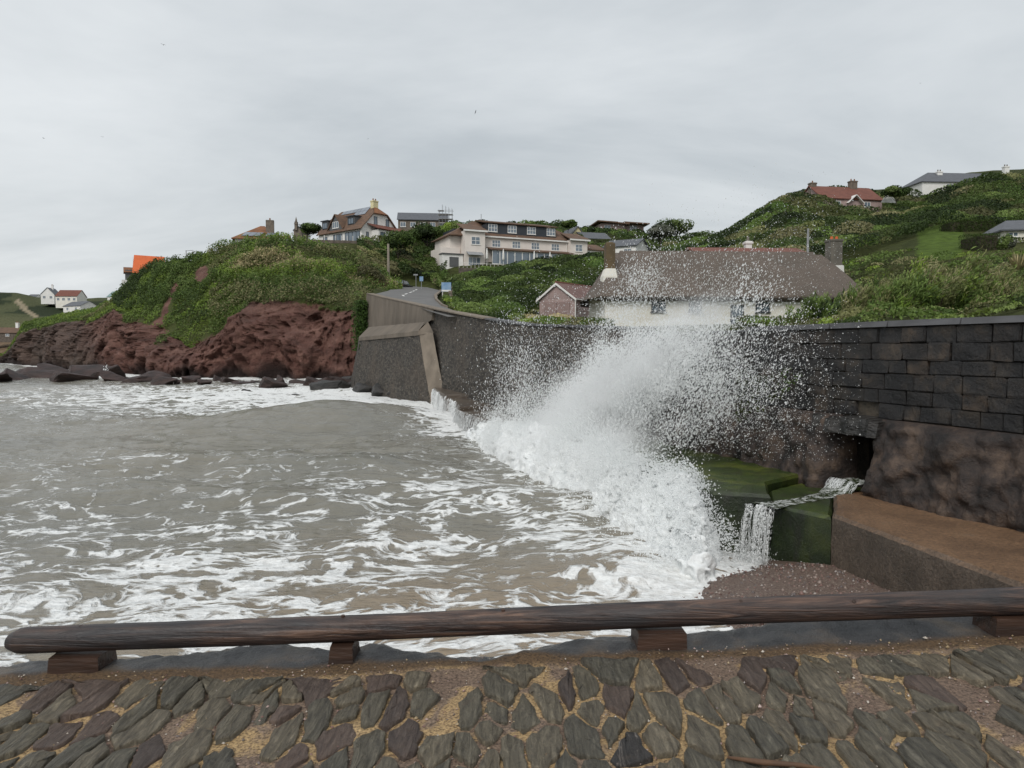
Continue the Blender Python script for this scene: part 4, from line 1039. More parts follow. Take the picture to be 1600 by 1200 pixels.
def canopy(name, label, region, nb, rb, hb, palette, nl, leaf, seed, group=None, windy=0.0, cat='scrub', surf=None):
    """scrub as one mass: overlapping mounds of leaves on the ground. region: (px0, px1, d0, d1)"""
    r = np.random.default_rng(seed); px0, px1, d0, d1 = region
    bp = r.uniform(px0, px1, nb); bd_ = np.sqrt(r.uniform(d0 * d0, d1 * d1, nb)); bx_, by_ = XD(bp, bd_), bd_
    br = r.uniform(rb[0], rb[1], nb); bh = br * r.uniform(hb[0], hb[1], nb)
    pal = np.array([c for k in palette for c in GREENS[k]]); bc = pal[r.integers(0, len(pal), nb)] * r.uniform(.5, 1.4, (nb, 1))
    lp = r.uniform(px0, px1, nl); ld = np.exp(r.uniform(math.log(d0), math.log(d1), nl)); lx_, ly_ = XD(lp, ld), ld
    ok = clear(lx_, ly_); lx_, ly_ = lx_[ok], ly_[ok]
    H_ = np.zeros(len(lx_)); I_ = np.zeros(len(lx_), int); GX = np.zeros(len(lx_)); GY = np.zeros(len(lx_))
    for i in range(nb):
        m_ = (np.abs(lx_ - bx_[i]) < br[i]) & (np.abs(ly_ - by_[i]) < br[i])
        k = np.where(m_)[0]
        ddx, ddy = lx_[k] - bx_[i], ly_[k] - by_[i]; q = 1 - (ddx ** 2 + ddy ** 2) / br[i] ** 2
        hh = bh[i] * np.sqrt(np.clip(q, 0, 1)); g = hh > H_[k]
        kk = k[g]; H_[kk] = hh[g]; I_[kk] = i; GX[kk] = ddx[g] / br[i]; GY[kk] = ddy[g] / br[i]
    u_ = r.uniform(0, 1, len(lx_)); z0 = terr(lx_, ly_)
    H2 = H_ * (1 - .55 * u_ ** 2) + .12 * fbm(lx_ * 1.3, ly_ * 1.3, z0, 2, seed) + .05
    pos = np.stack([lx_ + windy * H2, ly_, z0 + H2], -1)
    nrm = np.stack([GX, GY - .15, np.full(len(lx_), .55)], -1)
    sz = leaf * ld[ok] * r.uniform(.6, 1.35, len(lx_)) + .02
    c = bc[I_] * r.uniform(.72, 1.28, (len(lx_), 1)) * (1 + .25 * fbm(lx_ * .3, ly_ * .3, z0 * .3, 3, seed + 1))[:, None]
    c[H_ <= 0] = np.array([.05, .06, .02]) * r.uniform(.7, 1.3, (int((H_ <= 0).sum()), 1))
    o = link(name, leaf_mesh(name, pos, nrm, sz, c, .6, .6, r), M_LEAF)
    return tag(o, label, cat, group, 'stuff')
def crown_pts(c, rx, ry, rz, n, r, lumps=9, low=-.35):
    """leaves on lumpy clusters inside an ellipsoid"""
    L = r.normal(0, 1, (lumps, 3)); L /= np.linalg.norm(L, axis=1)[:, None]; L[:, 2] = np.where(L[:, 2] < low, -L[:, 2], L[:, 2]); L *= r.uniform(.35, .72, (lumps, 1))
    lr = r.uniform(.30, .52, lumps); k = r.integers(0, lumps, n)
    d = r.normal(0, 1, (n, 3)); d /= np.linalg.norm(d, axis=1)[:, None]
    p = L[k] + d * (lr[k] * r.uniform(.55, 1.05, n) ** .6)[:, None]
    pos = np.array(c) + p * np.array([rx, ry, rz]); nr = d * .6 + p
    return pos, nr, k
def tree(name, label, cat, base, top_z, w_, palette, n, leaf, seed, lean=0.0, trunk=True, group=None, lumps=12):
    r = np.random.default_rng(seed); h = top_z - base[2]
    o = thing(name, label, cat, base, 0, group); th = h * (.30 if trunk else .05)
    c = (lean * h * .5, 0, (h + th) / 2); rz_ = (h - th) / 2 * 1.1
    pos, nr, k = crown_pts(c, w_ / 2, w_ / 2 * .85, rz_, n, r, lumps)
    pal = np.array([q for s_ in palette for q in GREENS[s_]]); lc = pal[r.integers(0, len(pal), lumps)] * r.uniform(.8, 1.2, (lumps, 1))
    link('crown', leaf_mesh('crown', pos, nr, leaf * r.uniform(.6, 1.4, n), lc[k] * r.uniform(.75, 1.25, (n, 1)), .6, .55, r), M_LEAF, o)
    mb = MB(); tr = max(.05, h * .022)
    mb.tube([(0, 0, -.4), (lean * h * .08, 0, th * .6), (lean * h * .3, 0, th + h * .25)], [tr * 1.3, tr, tr * .5], 7)
    for q in range(4):
        a = q * 1.7 + .4; mb.tube([(lean * h * .1, 0, th * .7), (lean * h * .3 + math.cos(a) * w_ * .16, math.sin(a) * w_ * .16, th + h * .18), (lean * h * .45 + math.cos(a) * w_ * .3, math.sin(a) * w_ * .3, th + h * .42)], [tr * .6, tr * .4, tr * .15], 5)
    build('trunk', mb, M_BARK, o, True)
    return o
def tpx(name, label, cat, px, ytop, ybase, wpx, d, palette, n, seed, **k):
    b = P(px, ybase, d); t = P(px, ytop, d); return tree(name, label, cat, tuple(b), t.z, wpx * d / FPX, palette, n, .0030 * d, seed, **k)
# ================================================================== buildings
class Fac:
    """a facade seen from here: left foot at pixel px0, py0 at distance d0, turned by yaw (right end further for +)"""
    def __init__(s, px0, py0, d0, yaw): s.o = P(px0, py0, d0); s.a0 = s.o.x / d0; s.d0 = d0; s.yaw = yaw
    def x(s, px):
        a = (px - 800) / FPX; return s.d0 * (a - s.a0) / (math.cos(s.yaw) - a * math.sin(s.yaw))
    def z(s, px, py):
        d = s.d0 + s.x(px) * math.sin(s.yaw); return EYE + (HOR - py) / FPX * d - s.o.z
def wn_(parent, x, y, z0, w_, h, nx=2, nz=1, frame=None, pane=None, fw=.07, name='window', axis='x', side=-1):
    """a framed window proud of the wall plane; axis x: wall runs along x at y (outside at y*side); axis y: wall runs along y at x"""
    frame = frame or M_WHITE; pane = pane or M_GLASS
    f = MB(); g = MB()
    def bx(mb, a0, a1, c0, c1, e0, e1):
        lo, hi = sorted((y + side * e0, y + side * e1))
        if axis == 'x': mb.box(x + a0, x + a1, lo, hi, z0 + c0, z0 + c1)
        else: mb.box(lo, hi, x + a0, x + a1, z0 + c0, z0 + c1)
    for i in range(nx + 1): cx = i * (w_ - fw) / nx; bx(f, cx, cx + fw, 0, h, -.02, .06)
    for i in range(nz + 1): cz = i * (h - fw) / nz; bx(f, 0, w_, cz, cz + fw, -.022, .056)
    bx(f, -.06, w_ + .06, -.07, -.005, -.02, .11)
    fo = build(name, f, frame, parent); bx(g, .02, w_ - .02, .02, h - .02, -.03, .02); build('pane', g, pane, fo); return fo
def gable_wall(mb, x0, x1, y0, y1, ze, zr, axis='y'):
    """box with gable tops; ridge runs along axis"""
    mb.box(x0, x1, y0, y1, -1.5, ze)
    if axis == 'y':
        xm = (x0 + x1) / 2
        mb.poly([(x0, y0, ze), (x1, y0, ze), (xm, y0, zr)]); mb.poly([(x1, y1, ze), (x0, y1, ze), (xm, y1, zr)])
    else:
        ym = (y0 + y1) / 2
        mb.poly([(x0, y1, ze), (x0, y0, ze), (x0, ym, zr)]); mb.poly([(x1, y0, ze), (x1, y1, ze), (x1, ym, zr)])
def gable_roof(mb, x0, x1, y0, y1, ze, zr, axis='y', ov=.3, th=.14):
    if axis == 'y':
        xm = (x0 + x1) / 2; k = (zr - ze) / (xm - x0); a = ze - k * ov
        mb.slab([(x0 - ov, y1 + ov, a), (x0 - ov, y0 - ov, a), (xm, y0 - ov, zr), (xm, y1 + ov, zr)], -th)
        mb.slab([(x1 + ov, y0 - ov, a), (x1 + ov, y1 + ov, a), (xm, y1 + ov, zr + .004), (xm, y0 - ov, zr + .004)], -th)
    else:
        ym = (y0 + y1) / 2; k = (zr - ze) / (ym - y0); a = ze - k * ov
        mb.slab([(x0 - ov, y0 - ov, a), (x1 + ov, y0 - ov, a), (x1 + ov, ym, zr), (x0 - ov, ym, zr)], -th)
        mb.slab([(x1 + ov, y1 + ov, a), (x0 - ov, y1 + ov, a), (x0 - ov, ym, zr + .004), (x1 + ov, ym, zr + .004)], -th)
def hip_roof(mb, x0, x1, y0, y1, ze, zr, hl, hr, ov=.35, th=.14):
    """ridge along x, hips of length hl, hr"""
    ym = (y0 + y1) / 2; x0 -= ov; x1 += ov; y0 -= ov; y1 += ov
    A, B, C_, D = (x0, y0, ze), (x1, y0, ze), (x1, y1, ze), (x0, y1, ze); E_, F_ = (x0 + hl, ym, zr), (x1 - hr, ym, zr)
    mb.poly([A, B, F_, E_]); mb.poly([C_, D, E_, F_]); mb.poly([D, A, E_]); mb.poly([B, C_, F_])
    mb.box(x0, x1, y0, y1, ze - .12, ze - .005)
def chimney(parent, x, y, z0, z1, w_=.7, dpt=.6, mat=None, pots=2, cap=True, potmat=None):
    mb = MB(); mb.box(x - w_/2, x + w_/2, y - dpt/2, y + dpt/2, z0, z1)
    if cap: mb.box(x - w_/2 - .08, x + w_/2 + .08, y - dpt/2 - .08, y + dpt/2 + .08, z1 - .22, z1 - .06)
    c = build('chimney', mb, mat or M_STONE, parent)
    for i in range(pots):
        p = MB(); px_ = x + (i - (pots - 1) / 2) * w_ * .5; p.tube([(px_, y, z1 - .02), (px_, y, z1 + .38)], [.13, .10], 8); build('chimney_pot', p, potmat or M_RUST, c)
    return c
def house(f, name, label, cat='house'): return thing(name, label, cat, tuple(f.o), f.yaw)

# ------------------------------------------------ hotel
f = Fac(690, 416, 118.0, R(24)); H = house(f, 'hotel', 'pink-cream seaside hotel with brown tiled roof and dark dormer band')
X = f.x
def Z(px, py): return f.z(px, py)
ze = Z(757, 371); DEP = 9.0
mb = MB(); mb.box(X(724), X(912), 0, DEP, -3, ze); mb.box(X(723), X(754), -1.2, .5, -3, Z(738, 364)); mb.box(X(886), X(912), -1.1, .5, -3, ze + .25)
mb.box(X(707), X(724.2), 1.0, DEP - .2, -3, ze - .01); build('wall', mb, M_CREAM, H)
rf = MB(); zr = Z(757, 341); hip_roof(rf, X(706), X(914), .2, DEP, ze, zr, X(757) - X(706), X(914) - X(872), .4)
main_roof = build('roof', rf, M_BROWNT, H)
for (a, b, zt_) in ((723, 754, Z(738, 364)), (886, 912, ze + .25)):
    r2 = MB(); x0, x1 = X(a) - .35, X(b) + .35
    r2.slab([(x0, -1.55, zt_), (x1, -1.55, zt_), (x1 - .3, 2.6, zt_ + 1.5), (x0 + .3, 2.6, zt_ + 1.5)], -.15); build('wing_roof', r2, M_BROWNT, H)
    fb = MB(); fb.box(x0, x1, -1.6, -1.5, zt_ - .16, zt_ + .10); build('fascia', fb, M_WHITE, H)
# dormer band
dm = MB(); dz0, dz1 = Z(765, 366), Z(765, 349.5); dm.hexa([(X(764), .9, dz0), (X(872), .9, dz0), (X(872), 4.6, dz0), (X(764), 4.6, dz0)], [(X(764), .95, dz1), (X(872), .95, dz1), (X(872), 4.6, dz1), (X(764), 4.6, dz1)])
D_ = build('dormer', dm, M_DARKCLAD, H)
dr = MB(); dr.slab([(X(762), .6, dz1 + .05), (X(874), .6, dz1 + .05), (X(871), DEP/2 + .2, zr + .12), (X(759), DEP/2 + .2, zr + .12)], -.16); build('dormer_roof', dr, M_BROWNT, H)
for p in (773.5, 803.5, 833.5, 864): wn_(D_, X(p) - .8, .9, Z(p, 362.5) * 0 + dz0 + .42, 1.6, 1.22, 3, 2)
for p in (775.5, 806.5, 836, 867): wn_(H, X(p) - .75, 0, Z(765, 387), 1.5, 1.15, 3, 2)
wn_(H, X(739.5) - .75, -1.2, Z(738, 385), 1.5, 1.25, 2, 2); wn_(H, X(898.5) - .65, -1.1, Z(765, 387) - .05, 1.35, 1.2, 2, 2)
fb = MB(); fb.box(X(755), X(886), -.42, -.32, ze - .14, ze + .08); build('gutter', fb, M_WHITE, H)
for p in (756, 884.5): q = MB(); q.tube([(X(p), -.1, 0), (X(p), -.1, ze)], .06, 6); build('downpipe', q, M_WHITE, H)
# sun lounge
lz = Z(765, 392); lr = MB(); lr.slab([(X(760), -2.3, lz - .25), (X(887), -2.3, lz - .25), (X(887), .1, lz + .35), (X(760), .1, lz + .35)], -.14); build('lounge_roof', lr, M_BROWNT, H)
lw = MB(); lw.box(X(762), X(885), -2.0, .05, -3, .55); build('lounge_plinth', lw, M_CREAM, H)
n_ = 11; x0, x1 = X(762), X(885)
for i in range(n_):
    a = x0 + (x1 - x0) * i / n_; wn_(H, a, -2.0, .55, (x1 - x0) / n_ - .01, lz - .85, 1, 1, name='lounge_window')
# ground floor of left wing: awning and bay
aw = MB(); aw.slab([(X(725), -2.3, 1.75), (X(749), -2.3, 1.75), (X(749), -1.22, 2.35), (X(725), -1.22, 2.35)], -.06); build('awning', aw, M_GREYMETAL, H)
wn_(H, X(728), -1.2, .2, X(747) - X(728), 1.35, 3, 1, frame=M_WHITE)
# left annexes
an = MB(); an.box(X(692), X(722), .8, 6, -3, Z(700, 387)); a1_ = build('annex_wall', an, M_CREAM, H)
an = MB(); an.box(X(690), X(722), -.6, .79, -3, Z(700, 399)); build('annex_wall', an, M_WHITE, H)
ar = MB(); ar.box(X(689), X(723), -.8, .85, Z(700, 399), Z(700, 398) + .06); build('annex_roof', ar, M_GREYCLAD, H)
gd = MB(); gd.box(X(701), X(715), -.66, -.58, -.1, Z(700, 403)); build('garage_door', gd, M_GREYCLAD, H)
# right annex
rx0, rx1 = X(912.5), X(944); rz = Z(928, 392)
an = MB(); an.box(rx0, rx1, -.3, 6, -3, rz); build('annex_wall', an, M_CREAM, H)
ar = MB(); hip_roof(ar, rx0, rx1, -.3, 6, rz, Z(928, 380), .4, .4, .3); build('annex_roof', ar, M_BROWNT, H)
wn_(H, X(914), -.3, rz - 1.75, X(928) - X(914), 1.4, 2, 2)
# rear wing
an = MB(); an.box(X(727), X(757), 5.5, 11, 0, Z(740, 352)); build('rear_wing', an, M_DARKCLAD, H)
mast = MB(); mast.tube([(X(768), DEP/2, zr - .2), (X(768), DEP/2, zr + 1.3)], .05, 6); build('aerial', mast, M_GREYMETAL, H)
EXC.append((H.location.x + 12, H.location.y + 7, 14)); EXC.append((H.location.x + 3, H.location.y + 1, 4)); EXC.append((H.location.x + 21, H.location.y + 11, 9)); EXC.append((H.location.x + 7, H.location.y - 4, 6)); EXC.append((H.location.x + 13, H.location.y - 2, 6))
# terrace wall and closed parasols
tw = Fac(700, 420, 113, R(24)); t = house(tw, 'terrace_wall', 'low brown stone terrace wall below the hotel', 'wall')
mb = MB(); mb.box(tw.x(718), tw.x(800), -.2, .2, -2.5, .25); build('stonework', mb, M_DSTONE, t)
mb = MB()
for i in range(14): mb.tube([(tw.x(718) + i * .65, 0, .2), (tw.x(718) + i * .65, 0, 1.05)], .025, 5)
mb.box(tw.x(718), tw.x(718) + 8.5, -.02, .02, 1.02, 1.07); build('railing', mb, M_WHITE, t)
for i, p in enumerate((750, 775, 822, 846)):
    b_ = f.x(p); o = thing('parasol', 'closed white parasol standing on the hotel terrace', 'parasol', tuple(H.matrix_basis @ Vector((b_, -3.1, .15))), 0, 'closed parasols on the hotel terrace')
    mb = MB(); mb.tube([(0, 0, -.4), (0, 0, 2.7)], .03, 6); build('pole', mb, M_WHITE, o)
    mb = MB(); mb.tube([(0, 0, .9), (0, 0, 1.1), (0, 0, 1.9), (0, 0, 2.5), (0, 0, 2.75)], [.10, .22, .17, .09, .02], 8); build('canopy', mb, M_WHITE, o, True)

# ------------------------------------------------ white house with solar panels on the headland
f = Fac(565, 377, 129.0, R(50)); H = house(f, 'white_house', 'white house with hipped brown roof, solar panels and grey dormers')
Wd, Ln, ze, zr = 8.1, 12.6, 2.5, 6.75
mb = MB(); mb.box(0, Wd, 0, Ln, -2, ze); mb.poly([(0, 0, ze), (Wd, 0, ze), (Wd * .70, 0, 5.2), (Wd * .30, 0, 5.2)]); build('wall', mb, M_LIMEWASH if False else M_WHITE, H)
rf = MB(); ov = .4; xm = Wd / 2; k = (zr - ze) / xm; hz = 5.1; hx = (hz - ze) / k
rf.slab([(-ov, Ln, ze - k*ov), (-ov, -ov, ze - k*ov), (hx, -ov, hz), (xm, 1.5, zr), (xm, Ln - 1.8, zr), (hx, Ln, hz)], -.14)
rf.slab([(Wd + ov, -ov, ze - k*ov), (Wd + ov, Ln, ze - k*ov), (Wd - hx, Ln, hz), (xm, Ln - 1.8, zr + .004), (xm, 1.5, zr + .004), (Wd - hx, -ov, hz)], -.14)
R0 = build('roof', rf, M_BROWNT, H)
rf = MB(); rf.slab([(hx, -ov - .01, hz), (Wd - hx, -ov - .01, hz), (xm, 1.5, zr + .01)], -.14); build('hip_end', rf, M_RUST, R0)
# solar array on the seaward slope
for i in range(7):
    y0 = 2.0 + i * 1.12
    def sp_(y, t): x_ = xm * t; return Vector((x_, y, ze + k * x_)) + Vector((-k, 0, 1)).normalized() * .24
    for (t0, t1) in ((.80, .97), (.62, .79)):
        if t0 < .7 and i > 2: continue
        q = MB(); q.slab([sp_(y0 + 1.07, t0), sp_(y0, t0), sp_(y0, t1), sp_(y0 + 1.07, t1)], .05); build('solar_panel', q, M_SOLAR, R0)
# dormers
def box_dormer(y0, y1, zb, zt_, xf):
    d = MB(); xb = (zt_ - ze) / k; d.box(xf, xb + .3, y0, y1, zb, zt_); o = build('dormer', d, M_GREYCLAD, H)
    d = MB(); d.box(xf - .25, xb + .4, y0 - .2, y1 + .2, zt_, zt_ + .14); build('dormer_roof', d, M_DARKCLAD, o)
    wn_(o, y0 + .25, xf, zb + .35, y1 - y0 - .5, zt_ - zb - .6, 2, 1, frame=M_DARKCLAD, axis='y', side=-1); return o
box_dormer(2.6, 4.6, 3.1, 4.75, .55); box_dormer(10.2, 12.0, 3.0, 4.7, .45)
d = MB(); yc, hw, xb_, zt2 = 7.2, 2.1, 2.9, 5.3
d.poly([(-.05, yc + hw, 2.75), (-.05, yc - hw, 2.75), (-.05, yc, zt2)]); d.box(-.04, .8, yc - hw + .3, yc + hw - .3, 2.5, 3.2); o = build('gable_dormer', d, M_GREYCLAD, H)
d = MB(); d.slab([(-.35, yc - hw - .2, 2.6), (3.4, yc - .1, zt2 + .1), (-.35, yc, zt2 + .1)][::-1], .12); d.slab([(-.35, yc + hw + .2, 2.6), (-.35, yc, zt2 + .11), (3.4, yc + .1, zt2 + .11)][::-1], .12); build('dormer_roof', d, M_BROWNT, o)
wn_(o, yc - .9, -.06, 3.0, 1.8, 1.15, 3, 1, frame=M_WHITE, axis='y', side=-1)
# gable windows, lean-to and ground floor
for (x_, z_, w_, h_) in ((2.75, 3.15, .75, 1.55), (5.45, 3.0, .75, 1.5)): wn_(H, x_, 0, z_, w_, h_, 1, 1, frame=M_DARKCLAD)
lt = MB(); lt.slab([(1.9, -2.3, 2.2), (9.4, -2.3, 2.0), (9.4, .02, 3.1), (1.2, .02, 3.2)], -.14); build('lean_to_roof', lt, M_REDT, H)
lt = MB(); lt.box(2.2, 9.2, -1.9, .02, -2, 2.15); build('lean_to', lt, M_WHITE, H)
wn_(H, 2.6, -1.9, .35, 1.0, 1.4, 1, 1, frame=M_DARKCLAD); wn_(H, 4.3, -1.9, .25, 3.0, 1.5, 3, 1, frame=M_WHITE)
wn_(H, 1.0, 0, .3, .55, 1.5, 1, 1, frame=M_DARKCLAD, name='arched_door')
wn_(H, .4, 0, .15, 4.2, 1.75, 4, 1, frame=M_DARKCLAD, axis='y', side=-1); wn_(H, 5.4, 0, .05, 2.6, 1.8, 3, 1, frame=M_DARKCLAD, axis='y', side=-1); wn_(H, 9.8, 0, .5, 1.2, 1.2, 1, 1, frame=M_DARKCLAD, axis='y', side=-1)
chimney(H, xm, 1.4, zr - 1.2, zr + 1.0, 1.1, .8, M_YELLOWR, 2)
EXC.append((H.location.x - 2, H.location.y + 8, 9))
g = Fac(478, 381, 126, R(10)); t = house(g, 'garden_wall', 'grey stone garden wall in front of the white solar house', 'wall')
mb = MB(); mb.box(g.x(478), g.x(584), 0, .4, -2.5, .75); build('stonework', mb, M_DSTONE, t)
mb = MB()
for i in range(9): mb.box(g.x(500) + i * .95, g.x(500) + i * .95 + .08, -.03, .05, .7, 1.55)
build('white_posts', mb, M_WHITE, t)['kind'] = 'stuff'

# ------------------------------------------------ brown hipped house at the headland edge
f = Fac(362, 379, 119.0, R(12)); H = house(f, 'hipped_house', 'low house with lichened hipped roof and tall stone chimney on the headland')
x1 = f.x(452); mb = MB(); mb.box(.5, x1, 0, 8, -2, .9); build('wall', mb, M_WHITE, H)
rf = MB(); hip_roof(rf, .3, f.x(432), -.2, 8, .7, f.z(405, 349), 4.0, 2.2, .3); build('roof', rf, M_RUST, H)
rf = MB(); gable_roof(rf, f.x(428), x1, .5, 7, .8, f.z(430, 365), 'x', .2); build('roof', rf, M_REDT, H)
def slope_panel(xc, t0, t1, w_, slant=0):
    zt2 = f.z(405, 349) - .7; ys = lambda t: -.5 + 4.5 * t; zs = lambda t: .7 + zt2 * t + .12
    q = MB(); q.slab([(xc - w_/2, ys(t0), zs(t0)), (xc + w_/2, ys(t0), zs(t0)), (xc + w_/2 + slant, ys(t1), zs(t1)), (xc - w_/2 + slant, ys(t1), zs(t1))], -.06); return build('solar_panel', q, M_SOLAR, H)
for i in range(3): slope_panel(1.9 + i * .95, .12, .40, .9, .55)
for i in range(2): slope_panel(5.6 + i * .95, .10, .40, .9, .2)
chimney(H, f.x(423), 2.2, .8, f.z(423, 343), 1.25, .9, M_STONE, 1, False)
EXC.append((H.location.x + 4, H.location.y + 5, 7))

# ------------------------------------------------ bright orange roof
f = Fac(207, 437, 128.0, R(62)); 
H = house(f, 'orange_roof_house', 'grey gabled house with bright orange tiled roof behind the headland')
ze_, zr_ = f.z(207, 428), f.z(212, 396)
f2 = Fac(210, 440, 128, R(-8))
H.rotation_euler = (0, 0, R(28)); H.location = P(209, 432, 126); H.scale = (.8, .8, .8)
mb = MB(); gable_wall(mb, 0, 4.2, 0, 6.5, 1.0, 4.7, 'x'); build('wall', mb, M_GREYCLAD, H)
for c_ in [c for c in H.children]: pass
rf = MB(); rf.slab([(-.3, -.6, .6), (6.2, -.6, .6), (6.2, 3.25, 4.75), (.2, 3.25, 4.85)], -.12); rf.slab([(6.2, 7.1, .6), (-.3, 7.1, .6), (.2, 3.25, 4.84), (6.2, 3.25, 4.74)], -.12); build('roof', rf, M_ORANGET, H)
wn_(H, 2.0, 0, 2.2, .9, 1.0, 1, 1, axis='y', side=-1)
mb = MB(); mb.box(-1.6, -.2, 1.4, 4.5, -3, 1.5); build('porch_wall', mb, M_GREYCLAD, H)
rf = MB(); rf.slab([(-1.9, 1.0, .9), (.0, 1.0, .9), (.0, 3.0, 2.1), (-1.9, 3.0, 2.1)], -.1); rf.slab([(0, 5, .9), (-1.9, 5, .9), (-1.9, 3.0, 2.09), (0, 3.0, 2.09)], -.1); build('porch_roof', rf, M_RUST, H)
mb = MB(); mb.box(-2.3, -.4, .8, 5, -3.2, -.7); build('balcony', mb, M_WHITE, H)
EXC.append((H.location.x + 2, H.location.y + 3, 6))

# ------------------------------------------------ generic far houses
def far_house(name, label, px0, px1, yb, ye, yr, d, yaw, wallm, roofm, dep=7, axis='x', nwin=3, chim=(), hip=False, winmat=None):
    f = Fac(px0, yb, d, R(yaw)); H = house(f, name, label); w_ = f.x(px1); ze = f.z(px0, ye); zr = f.z((px0 + px1) / 2, yr)
    mb = MB()
    if hip: mb.box(0, w_, 0, dep, -2.5, ze)
    else: gable_wall(mb, 0, w_, 0, dep, ze, zr, axis)
    build('wall', mb, wallm, H); rf = MB()
    if hip: hip_roof(rf, 0, w_, 0, dep, ze, zr, min(w_ * .3, dep * .5), min(w_ * .3, dep * .5))
    else: gable_roof(rf, 0, w_, 0, dep, ze, zr, axis, .25)
    build('roof', rf, roofm, H)
    for i in range(nwin):
        ww = min(1.2, w_ / nwin * .55); wn_(H, w_ * (i + .5) / nwin - ww / 2, 0, max(ze * .25, ze - 2.0), ww, min(1.2, ze * .5), 2, 1)
    for (t, hz, m_) in chim: chimney(H, w_ * t, dep / 2, zr - .8, zr + hz, .8, .7, m_, 2)
    EXC.append((H.location.x + w_ / 2, H.location.y + dep / 2, max(w_, dep) * .62))
    return H, f
far_house('yellow_house', 'pale yellow gabled house between hotel roof and slate roof', 892, 912, 388, 370, 356, 152, 20, M_YELLOWR, M_SLATE, 6, 'y', 1)
H, f = far_house('yellow_bungalow', 'yellow house with long grey slate roof above the hotel annex', 911, 952, 388, 374, 362, 149, 14, M_YELLOWR, M_SLATE, 7, 'x', 2)
H, f = far_house('solar_bungalow', 'white bungalow with dark solar panel roof behind the thatched cottage', 944, 992, 403, 388, 373, 108, -28, M_WHITE, M_SLATE, 6, 'x', 2)
H, f = far_house('slate_long_house', 'long grey slate-roofed building with scaffolding at its end', 622, 700, 358, 345, 331, 165, 6, M_STONE, M_SLATE, 8, 'x', 5)
# scaffold
for k, p in enumerate((688, 693, 698, 703, 708)): pass
sc = thing('scaffolding', 'metal scaffold poles at the end of the long slate roof', 'scaffold', tuple(P(686, 357, 162)), 0)
k_ = 162 / FPX
for i in range(5):
    for j in range(2):
        mb = MB(); mb.tube([(i * 5 * k_, j * 1.4, -1.5), (i * 5 * k_, j * 1.4, (30 + (i * 7) % 9) * k_)], .035, 5); build('pole', mb, M_GREYMETAL, sc)
for z_ in (8, 15, 22, 28):
    for j in range(2): mb = MB(); mb.tube([(-.4, j * 1.4, z_ * k_), (22 * k_, j * 1.4, z_ * k_)], .035, 5); build('ledger', mb, M_GREYMETAL, sc)
    mb = MB(); mb.box(-.2, 21 * k_, .1, 1.3, z_ * k_ - .06, z_ * k_ - .02) if z_ < 25 else mb.box(-.2, 1, .1, 1.3, z_ * k_ - .06, z_ * k_ - .02); build('walkway', mb, M_TIMBER, sc)
# modern house on the skyline
f = Fac(934, 366, 178, R(8)); H = house(f, 'flat_roof_house', 'pinkish modern house with overhanging flat brown roofs on the skyline')
mb = MB(); mb.box(f.x(937), f.x(975), 0, 7, -3, f.z(940, 351)); mb.box(f.x(975.2), f.x(1006), 1, 7, -3, f.z(990, 352)); build('wall', mb, M_PINKW, H)
for (a, b, y) in ((931, 962, 349), (958, 980, 351.5), (972, 1011, 351)):
    mb = MB(); z_ = f.z(a, y); mb.hexa([(f.x(a), -1.2, z_), (f.x(b), -1.2, z_ - .25), (f.x(b), 7.5, z_ - .25), (f.x(a), 7.5, z_)], [(f.x(a), -1.2, z_ + .28), (f.x(b), -1.2, z_ + .03), (f.x(b), 7.5, z_ + .03), (f.x(a), 7.5, z_ + .28)]); build('roof', mb, M_BROWNT, H)
wn_(H, f.x(943), 0, f.z(945, 362), 1.6, 1.3, 2, 1); wn_(H, f.x(984), 1, f.z(985, 363), 1.9, 1.5, 2, 1)
# bell-cote
c_ = thing('bell_cote', 'stone bell-cote of a small church on the skyline', 'church', tuple(P(463, 366, 168)))
k_ = 168 / FPX
mb = MB(); gable_wall(mb, -4.2 * k_, 8 * k_, 0, 6, 6 * k_, 12 * k_, 'y'); build('wall', mb, M_STONE, c_); mb = MB(); gable_roof(mb, -4.2 * k_, 8 * k_, 0, 6, 6 * k_, 12.3 * k_, 'y', .1); build('roof', mb, M_SLATE, c_)
mb = MB(); mb.box(-2 * k_, 2 * k_, -.4, .5, 6 * k_, 19 * k_); mb.box(-2.6 * k_, 2.6 * k_, -.5, .6, 15 * k_, 16 * k_); build('turret', mb, M_STONE, c_)
mb = MB(); mb.tube([(0, 0, 19 * k_), (0, 0, 22 * k_), (0, 0, 27 * k_)], [1.9 * k_, 1.3 * k_, .1 * k_], 8); build('spire', mb, M_STONE, c_)
# houses on the right-hand hill
H, f = far_house('red_roof_house', 'brick house with long red tiled roof and two chimneys on the hill', 1285, 1372, 325, 312, 289, 128, 10, M_PINKW, M_REDT, 8, 'x', 2, hip=False)
rz_ = f.z(1330, 289); chimney(H, f.x(1277) + .9, 4, rz_ - 3, f.z(1277, 281), 1.1, .9, M_STONE, 1); chimney(H, f.x(1347), 3.8, rz_ - .8, f.z(1347, 279), 1.3, .9, M_STONE, 2)
g_ = MB(); g_.slab([(f.x(1362), -1.4, 1.0), (f.x(1362) + 3, -1.4, 1.0), (f.x(1362) + 1.5, -1.4, 3.2)], -.1); build('gable', g_, M_WHITE, H)
for p in (1329,):
    g_ = MB(); xg = f.x(p); g_.slab([(xg - 1.5, -.7, .9), (xg, -.7, 2.3), (xg, 2.6, 2.3), (xg - 1.5, 1.2, .9)][::-1], .1); g_.slab([(xg + 1.5, -.7, .9), (xg, -.7, 2.305), (xg, 2.6, 2.305), (xg + 1.5, 1.2, .9)], .1); build('gablet', g_, M_WHITE, H)
